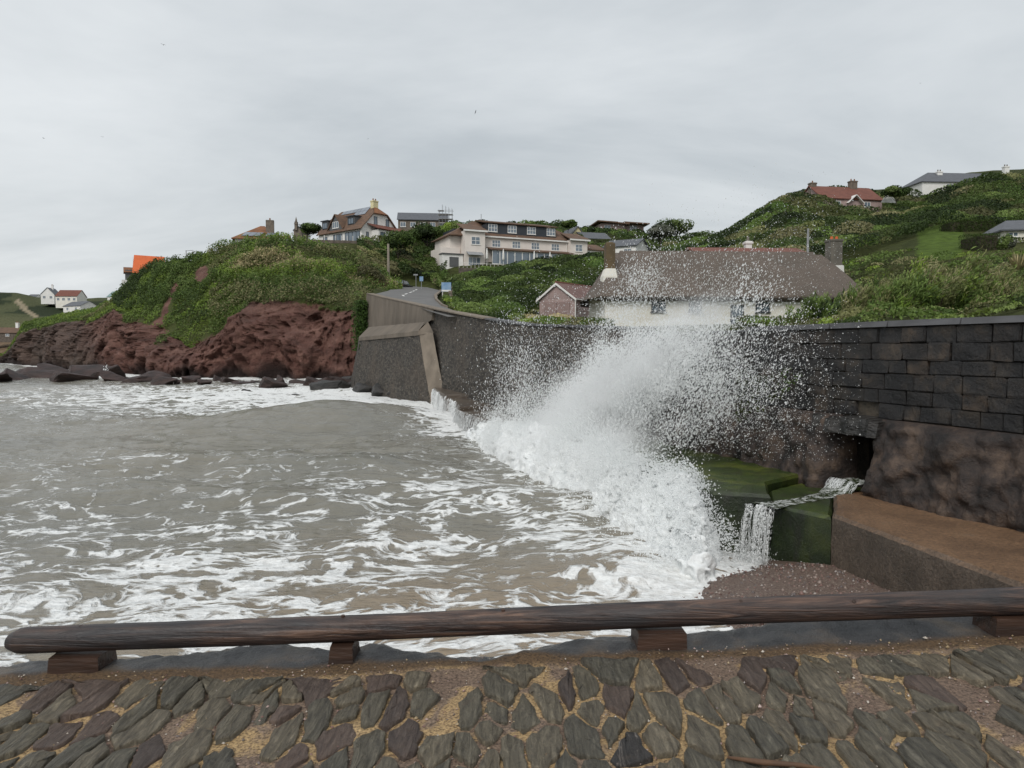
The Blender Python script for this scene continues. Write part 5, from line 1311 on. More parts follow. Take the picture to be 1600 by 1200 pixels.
H, f = far_house('white_slate_house', 'white house with grey slate roof and white chimneys on the hilltop', 1441, 1600, 296, 287, 267, 146, 4, M_WHITE, M_SLATE, 8, 'x', 2, hip=True)
for p, yt in ((1475, 266), (1580, 258)): chimney(H, f.x(p), 3.2, f.z(p, 285), f.z(p, yt), 1.0, .8, M_WHITE, 2, True, M_DSTONE)
H, f = far_house('hill_bungalow', 'grey-roofed bungalow with white window frames beside the clipped hedges', 1568, 1680, 374, 361, 336, 70, -12, M_LIMEWASH, M_SLATE, 7, 'x', 4, hip=True)
# far village across the bay
far_house('village_house', 'white gabled far house with grey roof across the bay', 64, 88, 470, 460, 450, 345, 10, M_WHITE, M_SLATE, 8, 'y', 2, ((.6, 1.5, M_WHITE),))
far_house('village_house', 'pale cream far house with long red roof across the bay', 87, 123, 476, 463, 453, 338, 4, M_LIMEWASH, M_REDT, 9, 'x', 4)
far_house('village_house', 'far low building with grey roof below the red-roofed one', 99, 128, 487, 479, 471, 300, -25, M_WHITE, M_SLATE, 8, 'x', 2)
far_house('village_house', 'far teal-roofed building half hidden by the headland', 168, 194, 472, 464, 455, 300, 0, M_WHITE, simple('teal_roofing', (.22, .30, .29), (.18, .26, .25), .5, .6, .1), 9, 'x', 2)
far_house('village_house', 'low brown-roofed far building with a white chimney near the shore', -30, 27, 527, 520, 512, 230, 0, M_DSTONE, M_BROWNT, 6, 'x', 2, ((.86, 1.6, M_WHITE),))
far_house('village_house', 'tiny white far house left of the gabled one', 43, 58, 468, 464, 460, 380, 5, M_WHITE, M_SLATE, 7, 'x', 2)

# ------------------------------------------------ thatched cottage
def thatch_mat():
    m, nt, b = newmat('old_thatch'); v = coords(nt, (6, 6, 1.2)); w_ = coords(nt)
    n1 = noise(nt, v, 2.5, 7, .65); n2 = noise(nt, w_, .5, 5)
    c = ramp(nt, n1, [(.3, (.080, .062, .050)), (.55, (.15, .122, .102)), (.75, (.24, .20, .168))])
    c = mixc(nt, ramp(nt, n2, [(.4, 0), (.7, .5)]), c, (.075, .066, .055))
    nt.links.new(c, b.inputs['Base Color']); b.inputs['Roughness'].default_value = .95; bump(nt, b, n1, .8, .08); return m
M_THATCH = thatch_mat()
f = Fac(945, 517, 46.0, R(3)); H = house(f, 'thatched_cottage', 'long white thatched cottage with two tall chimneys behind the sea wall', 'cottage')
CW = f.x(1338); ze_ = f.z(945, 461); zr_ = f.z(1150, 388); dep = 6.4
mb = MB(); mb.box(0, CW, 0, dep, -1.2, ze_ + .3); build('wall', mb, M_LIMEWASH, H)
nu, nv = 120, 26; TXv = np.zeros((2 * nv - 1, nu, 3))
for i in range(2 * nv - 1):
    t = i / (nv - 1); tt_ = t if t <= 1 else 2 - t
    for j in range(nu):
        u_ = j / (nu - 1); inset = 1.75 * tt_ ** .8
        x = -.55 + inset * 1.0 + (CW + 1.1 - inset * .8 - inset) * u_
        y = (-.6 + (dep / 2 + .6) * t) if t <= 1 else (dep / 2 + (dep / 2 + .6) * (t - 1))
        rise = tt_ ** .92
        z_ = ze_ - .18 + (zr_ - ze_ + .18) * rise
        z_ += .10 * math.sin(math.pi * tt_)
        TXv[i, j] = (x, y, z_)
TXv[:, :, 2] += .05 * fbm(TXv[..., 0] * .6, TXv[..., 1] * .6, TXv[..., 2] * .6, 3, 401)
sk = TXv[:1].copy(); sk[..., 1] += .45; sk[..., 2] -= .22; sk2 = TXv[-1:].copy(); sk2[..., 1] -= .45; sk2[..., 2] -= .22
G2 = np.concatenate([sk, TXv, sk2], 0)
th = link('thatch', npmesh('thatch', G2.reshape(-1, 3), gridfaces(G2.shape[0], nu), True), M_THATCH, H)
for side in (0, 1):            # hipped thatch ends
    j = 0 if side == 0 else nu - 1
    e = TXv[:nv, j]; e2 = TXv[nv - 1:, j][::-1]; V = []; n_ = 12
    for a, b in zip(e, e2):
        for q in range(n_):
            t = q / (n_ - 1); p = a * (1 - t) + b * t; p = p.copy(); p[0] += (-1 if side == 0 else 1) * .38 * math.sin(math.pi * t) * (1 - (a[2] - ze_) / (zr_ - ze_ + .01)) ; V.append(p)
    link('thatch_end', npmesh('thatch_end', V, gridfaces(nv, n_), True), M_THATCH, H)
# block-cut ridge
rg = MB(); zt0 = zr_ - .75
for sgn in (-1, 1):
    yb = dep / 2 + sgn * 1.25; pts_ = [(1.35, yb, zt0 - .22), (CW - 1.2, yb, zt0 - .22), (CW - 1.45, dep / 2, zr_ + .14), (1.55, dep / 2, zr_ + .14 + .002 * sgn)]
    rg.slab(pts_ if sgn < 0 else pts_[::-1], -.05)
build('thatch_ridge', rg, M_THATCH, H)
for p, w_, n_ in ((1028, .9, 2), (1085, .8, 2), (1190, .9, 2), (1290, .8, 2)): wn_(H, f.x(p) - w_ / 2, 0, ze_ - 1.05, w_, .8, n_, 2, frame=M_DARKCLAD)
wn_(H, f.x(1140), 0, .1, .85, 1.55, 1, 2, frame=M_DARKCLAD, name='door')
M_BROWNCH = simple('brown_lichened_render', (.145, .105, .058), (.10, .075, .045), 1.5, .9, .5, .03)
M_GREYCH = simple('grey_chimney_render', (.17, .155, .13), (.12, .11, .095), 1.5, .9, .5, .03)
mb = MB(); xa = f.x(957.5); mb.box(xa - .30, xa + .28, .9, 1.7, f.z(957, 420), f.z(957, 378)); c1_ = build('chimney', mb, M_BROWNCH, H)
mb = MB(); mb.tube([(xa, 1.3, f.z(957, 378.2)), (xa, 1.3, f.z(957, 375.5))], [.34, .22], 10); build('chimney_cap', mb, M_BROWNCH, c1_)
mb = MB(); mb.hexa([(xa - .62, .7, -.9), (xa + .40, .7, -.9), (xa + .40, 1.9, -.9), (xa - .62, 1.9, -.9)], [(xa - .50, .75, f.z(957, 430)), (xa + .40, .75, f.z(957, 430)), (xa + .40, 1.85, f.z(957, 430)), (xa - .50, 1.85, f.z(957, 430))]); mb.hexa([(xa - .50, .76, f.z(957, 430)), (xa + .39, .76, f.z(957, 430)), (xa + .39, 1.84, f.z(957, 430)), (xa - .50, 1.84, f.z(957, 430))], [(xa - .32, .85, f.z(957, 418)), (xa + .31, .85, f.z(957, 418)), (xa + .31, 1.75, f.z(957, 418)), (xa - .32, 1.75, f.z(957, 418))]); build('chimney_base', mb, M_LIMEWASH, H)
xb2 = f.x(1336.5); yb2 = dep / 2
mb = MB(); mb.hexa([(xb2 - .42, yb2 - .5, ze_ - 1), (xb2 + .62, yb2 - .5, ze_ - 1), (xb2 + .62, yb2 + .5, ze_ - 1), (xb2 - .42, yb2 + .5, ze_ - 1)], [(xb2 - .38, yb2 - .5, f.z(1337, 408)), (xb2 + .50, yb2 - .5, f.z(1337, 408)), (xb2 + .50, yb2 + .5, f.z(1337, 408)), (xb2 - .38, yb2 + .5, f.z(1337, 408))]); build('chimney_base', mb, M_WHITE, H)
mb = MB(); zc1 = f.z(1337, 365); mb.box(xb2 - .38, xb2 + .42, yb2 - .42, yb2 + .42, f.z(1337, 408), zc1 - .12); mb.box(xb2 - .43, xb2 + .47, yb2 - .47, yb2 + .47, zc1 - .12, zc1); c2_ = build('chimney', mb, M_GREYCH, H)
for q in (-.14, .2): p = MB(); p.tube([(xb2 + q, yb2, zc1 - .02), (xb2 + q, yb2, zc1 + .22)], [.11, .09], 8); build('chimney_pot', p, M_ORANGET, c2_)
EXC.append((H.location.x + 4, H.location.y + 3, 6)); EXC.append((H.location.x + 12, H.location.y + 3, 6)); EXC.append((H.location.x + 8, H.location.y + 3, 6))
# second roof behind the cottage
H, f = far_house('tiled_cottage', 'cottage with red ridge tiles and white chimney just behind the thatch', 1095, 1262, 470, 400, 383, 57, 3, M_LIMEWASH, M_REDT, 6, 'x', 0)
chimney(H, f.x(1188), 3, f.z(1188, 395), f.z(1188, 370), .5, .5, M_WHITE, 1, True, M_GREYCH)
# pink boarded garage
f = Fac(843, 503, 54.5, R(-36)); H = house(f, 'boat_shed', 'small pink boarded shed with double doors and tiled roof', 'shed')
gw = f.x(898); zE = f.z(843, 468); zR = f.z(868, 444); sl_ = 5.6
mb = MB(); mb.box(0, gw, 0, sl_, -1, zE); mb.poly([(0, 0, zE), (gw, 0, zE), (gw / 2, 0, zR)]); mb.poly([(gw, sl_, zE), (0, sl_, zE), (gw / 2, sl_, zR)]); build('wall', mb, M_PINKW, H)
nb_ = int(zE / .17)
for i in range(nb_):
    q = MB(); z0 = .05 + i * .17; q.hexa([(gw + .001, .02, z0), (gw + .03, .02, z0), (gw + .03, sl_, z0), (gw + .001, sl_, z0)], [(gw + .001, .02, z0 + .165), (gw + .008, .02, z0 + .165), (gw + .008, sl_, z0 + .165), (gw + .001, sl_, z0 + .165)]); build('weatherboard', q, M_PINKW, H)
for i in range(8):
    z0 = zE + .02 + i * .15; t = (z0 - zE) / (zR - zE)
    if t > .9: break
    q = MB(); q.box(gw / 2 * t + .03, gw - gw / 2 * t - .03, -.022, -.001, z0, z0 + .14); build('weatherboard', q, M_PINKW, H)
rf = MB(); gable_roof(rf, 0, gw, 0, sl_, zE, zR, 'y', .16, .09); build('roof', rf, M_PINKT, H)
rt = MB(); rt.tube([(gw / 2, -.18, zR + .10), (gw / 2, sl_ + .2, zR + .10)], .08, 6); build('ridge_tiles', rt, M_REDT, H)
for (xa_, xb_) in ((0, gw / 2), (gw, gw / 2)):
    q = MB(); sg = -1 if xa_ == 0 else 1; k = (zR - zE) / (gw / 2); a = (xa_ + sg * .2, zE - k * .2); 
    q.hexa([(a[0], -.20, a[1] - .10), (xb_, -.20, zR - .10), (xb_, -.165, zR - .10), (a[0], -.165, a[1] - .10)], [(a[0], -.20, a[1] + .06), (xb_, -.20, zR + .06 + .001 * sg), (xb_, -.165, zR + .06), (a[0], -.165, a[1] + .06)]); build('barge_board', q, M_WHITE, H)
for i in range(2):
    q = MB(); x0 = gw * (.14 + .37 * i); q.box(x0, x0 + gw * .355, -.05, -.002, 0, zE - .25); D_ = build('door', q, M_PINKD, H)
    for j in range(5): b_ = MB(); xx = x0 + gw * .071 * j; b_.box(xx + .008, xx + gw * .071 - .008, -.065, -.051, .03, zE - .28); build('plank', b_, M_PINKD, D_)
q = MB(); q.tube([(gw + .1, -.1, 0), (gw + .1, -.1, zE - .1)], .04, 6); build('downpipe', q, M_WHITE, H)
q = MB(); q.box(gw + .10, gw + .22, -.15, sl_ + .1, zE - .16, zE - .07); build('gutter', q, M_WHITE, H)
EXC.append((H.location.x + 2, H.location.y + 2.5, 3.9)); EXC.append((H.location.x + 1.2, H.location.y - 3, 3.2)); EXC.append((H.location.x + 1.0, H.location.y - 6.5, 2.4))

for (a, b, d_, r_) in ((1460, 375, 74, 5.5), (1525, 355, 80, 5), (1545, 382, 64, 3.5), (1578, 382, 63, 3), (1610, 385, 62, 6), (1490, 385, 66, 4)): q = P(a, b, d_); EXC.append((q.x, q.y, r_))
# ------------------------------------------------ posts, signs, car, birds
def post(name, label, cat, px, yt, yb, d, r_=.09, mat=None, arm=None):
    b = P(px, yb, d); t = P(px, yt, d); h = t.z - b.z; o = thing(name, label, cat, tuple(b))
    mb = MB(); mb.tube([(0, 0, -1.0), (0, 0, h)], [r_ * 1.15, r_ * .85], 8); build('pole', mb, mat or M_TIMBER, o)
    if arm: mb = MB(); mb.tube([(0, 0, h - .1), (arm, 0, h), (arm * 1.2, 0, h - .15)], .04, 6); build('arm', mb, M_GREYMETAL, o)
    return o, h
post('telegraph_pole', 'pale wooden pole standing in the scrub beside the lane', 'pole', 607, 381, 425, 100, .17)
post('lamp_post', 'slim lamp post with a short arm on the headland skyline', 'lamp post', 291, 391, 404, 112, .06, M_DSTONE, 1.0)
post('marker_post', 'short dark post on the headland skyline', 'post', 301.5, 393, 403, 112, .11, M_DSTONE)
post('mast', 'thin grey mast rising behind the thatched cottage', 'mast', 1262, 357, 398, 60, .10, M_GREYMETAL)
o, h = post('finger_post', 'white signpost beside the lane below the hotel', 'signpost', 650, 428, 440, 100, .04, M_GREYMETAL); mb = MB(); mb.box(-.35, .25, -.03, .03, h - .2, h - .02); build('sign_board', mb, M_GREYMETAL, o)
o, h = post('notice_board', 'small blue notice on a post beside the lane', 'sign', 658.5, 432, 444, 98, .04, M_GREYMETAL); mb = MB(); mb.box(-.24, .24, -.06, -.03, h - .62, h); build('sign_board', mb, M_BLUEPANEL, o)
b = P(697, 459, 79); o = thing('information_board', 'large blue and white information board at the lane corner', 'sign', tuple(b)); k_ = 79 / FPX
for x_ in (-5.5 * k_, 6.5 * k_):
    mb = MB(); mb.tube([(x_, 0, -.6), (x_, 0, 14 * k_)], .05, 6); build('post', mb, M_WHITE, o)
mb = MB(); mb.box(-7 * k_, 8 * k_, -.08, -.04, 3 * k_, 17.5 * k_); bd = build('sign_board', mb, M_BLUEPANEL, o)
mb = MB(); mb.box(-6.5 * k_, 7.5 * k_, -.095, -.081, 3.4 * k_, 6 * k_); build('lettering_band', mb, M_WHITE, bd)
# dry-stone pillar by the corner
b = P(708, 478, 72); o = thing('stone_pier', 'rough tan stone pier overgrown at the bank by the lane', 'stone pier', tuple(b)); k_ = 72 / FPX
r2 = np.random.default_rng(9)
for i in range(16):
    mb = MB(); x_, z_ = r2.uniform(-3, 3) * k_, i * 2.1 * k_ - .3; mb.hexa([(x_ - .28, -.3, z_), (x_ + .25, -.32, z_), (x_ + .28, .3, z_), (x_ - .25, .3, z_)], [(x_ - .22, -.26, z_ + .17), (x_ + .2, -.27, z_ + .19), (x_ + .22, .25, z_ + .18), (x_ - .2, .25, z_ + .17)]); build('stone', mb, M_STONE if i % 3 else M_TAN, o)
# car
b = P(629, 456, 104); o = thing('parked_car', 'dark car parked on the lane below the white house', 'car', (b.x, b.y, b.z + .05), R(-12))
M_CAR = simple('dark_car_paint', (.018, .019, .022), (.024, .025, .028), 1, .25, 0, spec=.6); M_TYRE = simple('tyre_rubber', (.012, .012, .012), (.02, .02, .02), 5, .9, .2)
prof = [(-.86, .28), (.86, .28), (.88, .80), (.82, .92), (-.82, .92), (-.88, .80)]
mb = MB(); ys_ = (-2.05, -1.95, 1.9, 2.05)
rows = []
for y_, s_ in zip(ys_, (.93, 1, 1, .93)): rows.append([(x_ * s_, y_, z_) for x_, z_ in prof])
for r0_, r1_ in zip(rows[:-1], rows[1:]):
    for q in range(6): mb.quad(r0_[q], r0_[(q+1) % 6], r1_[(q+1) % 6], r1_[q])
mb.poly(rows[0]); mb.poly(rows[-1][::-1]); body = build('body', mb, M_CAR, o)
mb = MB(); mb.hexa([(-.80, -1.75, .92), (.80, -1.75, .92), (.80, .95, .92), (-.80, .95, .92)], [(-.62, -1.35, 1.46), (.62, -1.35, 1.46), (.62, .35, 1.46), (-.62, .35, 1.46)]); build('cabin', mb, M_CAR, o)
mb = MB(); mb.quad((-.70, -1.73, .97), (.70, -1.73, .97), (.58, -1.42, 1.40), (-.58, -1.42, 1.40)); build('rear_window', mb, M_GLASS, o)
for sx_ in (-1, 1):
    mb = MB(); mb.quad((sx_ * .805, -1.5, .97), (sx_ * .805, .7, .97), (sx_ * .65, .25, 1.40), (sx_ * .65, -1.25, 1.40)); build('side_window', mb, M_GLASS, o)
    mb = MB(); mb.box(sx_ * .70 - .12, sx_ * .70 + .12, -2.07, -1.99, .62, .82); build('tail_light', mb, M_REDT, o)
    for y_ in (-1.3, 1.3): mb = MB(); mb.tube([(sx_ * .72, y_, .31), (sx_ * .90, y_, .31)], .32, 14); build('wheel', mb, M_TYRE, o)
mb = MB(); mb.box(-.26, .26, -2.08, -2.06, .48, .59); build('number_plate', mb, M_YELLOWR, o)
# gulls
M_GULL = simple('gull_feather', (.22, .22, .23), (.14, .14, .15), 3, .8, 0)
for i, (px, py, d, roll) in enumerate(((255, 70, 120, .3), (160, 214, 180, -.1), (68, 216, 170, .05), (743, 175, 150, .9), (575, 217, 260, .2), (1438, 130, 240, .3))):
    o = thing('gull', 'tiny gull gliding high in the grey sky', 'gull', tuple(P(px, py, d)), i * .9, 'gulls in the sky'); o.rotation_euler = (0, roll, i * .7); o.scale = (.65, .65, .65)
    mb = MB(); mb.tube([(0, -.22, 0), (0, -.12, .01), (0, .1, 0), (0, .28, 0)], [.015, .06, .055, .015], 6); build('body', mb, M_GULL, o, True)
    for s_ in (-1, 1):
        mb = MB(); mb.slab([(0, -.1, .02), (s_ * .32, -.16, .13), (s_ * .72, 0, .04), (s_ * .30, .06, .12), (0, .1, .02)], .012); build('wing', mb, M_GULL, o)
# ================================================================== planting the hillsides
canopy('hillside_scrub', 'dark green scrub covering the bank between lane, shed and hotel', (708, 950, 47, 103), 330, (1.0, 2.6), (.45, .75), ['dark', 'mid', 'dark', 'mid'], 62000, .0030, 11)
canopy('bank_grass', 'brighter rough grass on the bank beside the lane', (690, 860, 44, 72), 190, (.5, 1.1), (.25, .5), ['bright', 'olive', 'mid'], 22000, .0030, 12)
canopy('right_hill_scrub', 'dense windswept scrub covering the steep right-hand hill', (1030, 1800, 74, 146), 950, (1.5, 3.6), (.38, .70), ['dark', 'mid', 'dark', 'mid', 'olive'], 135000, .0031, 13, windy=.25)
canopy('lower_slope_scrub', 'mixed green bramble on the slope below the clipped hedges', (1290, 1800, 24, 74), 620, (.5, 1.3), (.3, .55), ['mid', 'olive', 'bright', 'mid'], 60000, .0032, 14)
canopy('skyline_trees', 'dark trees and hedges behind the hotel and houses', (585, 880, 130, 185), 220, (1.4, 3.2), (.5, .9), ['dark', 'mid'], 30000, .0030, 15)
canopy('lane_side_bushes', 'leafy bushes on the bank left of the lane', (560, 715, 88, 130), 260, (1.0, 2.4), (.5, .9), ['mid', 'dark', 'olive'], 40000, .0030, 16)
canopy('cottage_verge', 'yellow-green verge of grass between the wall and the cottage', (800, 960, 27, 46), 170, (.4, .9), (.25, .5), ['olive', 'bright', 'straw'], 15000, .0030, 17)
canopy('garden_scrub', 'low green garden scrub around the yellow houses', (880, 1120, 100, 185), 300, (.8, 2.0), (.35, .6), ['dark', 'mid', 'mid'], 30000, .0030, 18)
canopy('wall_top_grass', 'rough grass growing just behind the sea wall coping', (1150, 1800, 12.5, 25), 420, (.2, .5), (.25, .5), ['mid', 'olive', 'bright'], 22000, .0045, 19)
# grass and scrub on the headland
def on_head(nr, r, c):
    r0 = np.floor(r).astype(int); c0 = np.floor(c).astype(int); fr = (r - r0)[:, None]; fc = (c - c0)[:, None]
    A = np.stack([HX2, HY2, HZ2], -1); g = lambda a, b: A[np.clip(a, 0, nrow - 1), np.clip(b, 0, len(hp) - 1)]
    return (g(r0, c0) * (1 - fc) + g(r0, c0 + 1) * fc) * (1 - fr) + (g(r0 + 1, c0) * (1 - fc) + g(r0 + 1, c0 + 1) * fc) * fr
def head_green(name, label, n, t0, t1, p0, p1, pals, leaf, lift, seed, thr=.5, lump=.18, upv=None):
    r = np.random.default_rng(seed); rr = r.uniform(t0, t1, n) * (nrow - 1); cc = (r.uniform(p0, p1, n) + 60) / 1.6
    gm = HG2[np.clip(rr.astype(int), 0, nrow - 1), np.clip(cc.astype(int), 0, len(hp) - 1)]
    p = on_head(None, rr, cc); k = gm + .5 * noise3(p[:, 0] * .35, p[:, 1] * .35, p[:, 2] * .5, seed) > thr; p = p[k]
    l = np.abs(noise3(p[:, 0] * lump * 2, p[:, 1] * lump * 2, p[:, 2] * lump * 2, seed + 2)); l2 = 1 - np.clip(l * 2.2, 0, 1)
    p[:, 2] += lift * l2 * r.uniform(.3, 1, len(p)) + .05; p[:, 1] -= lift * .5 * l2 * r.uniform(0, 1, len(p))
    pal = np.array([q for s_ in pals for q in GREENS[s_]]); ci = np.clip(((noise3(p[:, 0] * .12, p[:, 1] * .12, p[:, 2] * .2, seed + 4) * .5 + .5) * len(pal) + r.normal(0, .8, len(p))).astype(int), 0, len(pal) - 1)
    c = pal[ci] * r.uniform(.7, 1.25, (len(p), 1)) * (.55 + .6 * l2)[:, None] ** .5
    nr = np.tile([0, -.5, .8], (len(p), 1)); s_ = leaf * p[:, 1] * r.uniform(.6, 1.4, len(p))
    o = link(name, leaf_mesh(name, p, nr, s_, c, .5, .7, r, upv), M_LEAF); tag(o, label, 'vegetation', None, 'stuff')
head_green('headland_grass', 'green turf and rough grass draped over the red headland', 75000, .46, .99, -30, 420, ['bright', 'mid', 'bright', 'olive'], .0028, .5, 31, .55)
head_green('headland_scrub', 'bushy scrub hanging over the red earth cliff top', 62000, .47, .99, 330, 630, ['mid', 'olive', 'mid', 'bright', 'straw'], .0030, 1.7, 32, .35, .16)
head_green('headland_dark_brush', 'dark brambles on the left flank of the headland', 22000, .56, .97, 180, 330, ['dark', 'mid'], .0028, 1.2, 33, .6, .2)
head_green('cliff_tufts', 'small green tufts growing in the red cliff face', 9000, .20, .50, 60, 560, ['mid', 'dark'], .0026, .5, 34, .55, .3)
# ivy at the end of the wall
r = np.random.default_rng(44); n_ = 5200; t = r.uniform(0, 1, n_)
pp = np.array([P(a, b, 66.2) for a, b in zip(r.normal(566, 5.5, n_), 470 + 78 * t)]); pp[:, 1] += r.uniform(-1, .8, n_)
o = link('ivy_bank', leaf_mesh('ivy_bank', pp, np.tile([-.3, -.8, .4], (n_, 1)), .0030 * 66 * r.uniform(.6, 1.3, n_), np.array([.045, .085, .015]) * r.uniform(.5, 1.4, (n_, 1)), .6, .6, r), M_LEAF); tag(o, 'bright green ivy bank where the sea wall meets the cliff', 'ivy', None, 'stuff')
# trees and shrubs one can tell apart
tpx('windswept_tree', 'small windswept tree right of the hotel roof', 'tree', 887, 344, 364, 30, 150, ['dark', 'mid'], 1500, 51, lean=.35)
tpx('round_tree', 'large round dark tree on the skyline behind the cottage', 'tree', 1048, 344, 388, 76, 150, ['dark', 'mid'], 5200, 52, lumps=20)
tpx('silver_tree', 'silvery grey-leaved tree in front of the round dark tree', 'tree', 1032, 352, 386, 48, 138, ['grey'], 3000, 53, lumps=16)
tpx('garden_tree', 'small dark tree between the yellow house and the flat-roofed house', 'tree', 924, 355, 372, 16, 160, ['dark'], 700, 54)
tpx('hilltop_tree', 'open-crowned tree beside the red-roofed house', 'tree', 1400, 291, 322, 46, 126, ['dark', 'mid'], 2600, 55, lumps=16)
tpx('skyline_tree', 'dark spreading tree left of the white solar house', 'tree', 484, 350, 376, 46, 140, ['dark', 'mid'], 2600, 56, lumps=14)
tpx('round_bush', 'dark rounded bush right of the white solar house', 'bush', 622, 358, 400, 52, 118, ['dark', 'dark', 'mid'], 4000, 57, trunk=False, lumps=16)
tpx('leafy_tree', 'broad green tree between the white house and the hotel', 'tree', 668, 350, 396, 58, 130, ['mid', 'dark'], 4600, 58, lumps=18)
tpx('leafy_tree', 'greener tree touching the left end of the hotel roof', 'tree', 706, 346, 392, 46, 138, ['mid', 'bright'], 3600, 59, lumps=16)
tpx('garden_bush', 'rounded dark bush right of the cottage chimney skyline', 'bush', 1090, 362, 392, 60, 128, ['dark', 'mid'], 3200, 60, trunk=False, lumps=16)
tpx('palm_shrub', 'dark shrub in front of the pale yellow house', 'bush', 905, 366, 384, 18, 140, ['dark'], 900, 61, trunk=False)
tpx('blue_grey_bush', 'pale blue-grey bush at the corner of the bungalow', 'bush', 1572, 364, 396, 28, 64, ['grey', 'mid'], 1800, 62, trunk=False, lumps=10)
# clipped hedges
def hedge(label, px0, px1, yt, yb, d, dep, seed, slope=0):
    a, b = P(px0, yb, d), P(px1, yb, d); h = (yb - yt) * d / FPX; w_ = b.x - a.x; r = np.random.default_rng(seed); n_ = int(2600 * (w_ * h + w_ * dep) / 6)
    o = thing('clipped_hedge', label, 'hedge', tuple(a)); f_ = r.uniform(0, 1, n_); q = r.uniform(0, 1, (n_, 3)); nr = np.zeros((n_, 3))
    tot = w_ * h + w_ * dep + 2 * dep * h
    i1 = f_ < w_ * h / tot; i2 = (~i1) & (f_ < (w_ * h + w_ * dep) / tot); i3 = ~(i1 | i2)
    q[i1, 1] = 0; nr[i1] = (0, -1, 0); q[i2, 2] = 1; nr[i2] = (0, 0, 1); q[i3, 0] = np.round(q[i3, 0]); nr[i3, 0] = q[i3, 0] * 2 - 1
    p = q * np.array([w_, dep, h]); p[:, 2] += slope * q[:, 1]; p += r.normal(0, .05, (n_, 3))
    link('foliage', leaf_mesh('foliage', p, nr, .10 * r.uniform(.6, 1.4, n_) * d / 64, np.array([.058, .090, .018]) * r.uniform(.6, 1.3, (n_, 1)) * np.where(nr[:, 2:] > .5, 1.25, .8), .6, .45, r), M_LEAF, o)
    mb = MB(); mb.box(.12, w_ - .12, .12, dep - .12, -1.0, h - .12); build('twigs', mb, M_BARK, o)
hedge('long clipped hedge at the top of the terraced lawn', 1500, 1552, 344, 366, 80, 2.2, 71)
hedge('square clipped hedge beside the blue-grey bush', 1530, 1562, 366, 396, 64, 3.0, 72, .3)
hedge('short clipped hedge at the edge of the sloping lawn', 1484, 1503, 346, 372, 80, 2.0, 73)
# feathery shrubs behind the wall
def plume(name, label, px, yb, d, w_, h, n, pal, seed, lean):
    r = np.random.default_rng(seed); b = P(px, yb, d); o = thing(name, label, 'shrub', tuple(b))
    ns_ = 90; P_ = []; U_ = []; C_ = []
    mb = MB()
    for i in range(ns_):
        a = r.uniform(0, 2 * math.pi); sp_ = r.uniform(.1, 1) ** .7; tip = np.array([math.cos(a) * w_ / 2 * sp_ + lean * h * r.uniform(.4, 1.1), math.sin(a) * w_ * .28 * sp_, h * r.uniform(.45, 1.0) * (1 - .45 * sp_ ** 2)])
        b0 = np.array([math.cos(a) * w_ * .16 * sp_ * 2.2, math.sin(a) * w_ * .1, -.25]); m_ = n // ns_; t = r.uniform(.12, 1, m_) ** .8
        mid = (b0 + tip) / 2 + np.array([-lean * .15 * h, 0, h * .14])
        q = ((1 - t) ** 2)[:, None] * b0 + (2 * t * (1 - t))[:, None] * mid + (t ** 2)[:, None] * tip
        tg = 2 * (1 - t)[:, None] * (mid - b0) + 2 * t[:, None] * (tip - mid); tg /= np.linalg.norm(tg, axis=1)[:, None]
        q += r.normal(0, .05 * h * .8, (m_, 3)) * (.4 + t)[:, None]; P_.append(q); U_.append(tg + np.array([.35 * lean, 0, .1])); 
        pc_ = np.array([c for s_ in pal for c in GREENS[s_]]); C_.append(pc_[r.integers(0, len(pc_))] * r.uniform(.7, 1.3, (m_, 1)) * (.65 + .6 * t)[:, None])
        mb.tube([tuple(b0), tuple(mid), tuple(tip)], [.018, .010, .003], 4)
    P_ = np.concatenate(P_); U_ = np.concatenate(U_); C_ = np.concatenate(C_); nr = np.tile([0, -.8, .5], (len(P_), 1))
    link('foliage', leaf_mesh('foliage', P_, nr, .0068 * d * r.uniform(.6, 1.5, len(P_)), C_, .20, .8, r, U_), M_LEAF, o); build('stems', mb, M_BARK, o)['kind'] = 'stuff'
    return o
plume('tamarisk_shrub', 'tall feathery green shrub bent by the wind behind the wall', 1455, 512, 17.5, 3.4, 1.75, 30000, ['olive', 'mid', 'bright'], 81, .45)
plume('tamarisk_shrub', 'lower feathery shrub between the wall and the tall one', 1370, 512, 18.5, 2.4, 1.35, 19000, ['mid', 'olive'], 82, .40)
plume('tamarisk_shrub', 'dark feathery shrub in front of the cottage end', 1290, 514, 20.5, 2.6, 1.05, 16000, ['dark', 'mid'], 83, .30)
plume('tamarisk_shrub', 'sprawling feathery shrub at the right along the wall', 1545, 508, 17.0, 2.4, 1.15, 15000, ['olive', 'mid'], 84, .40)
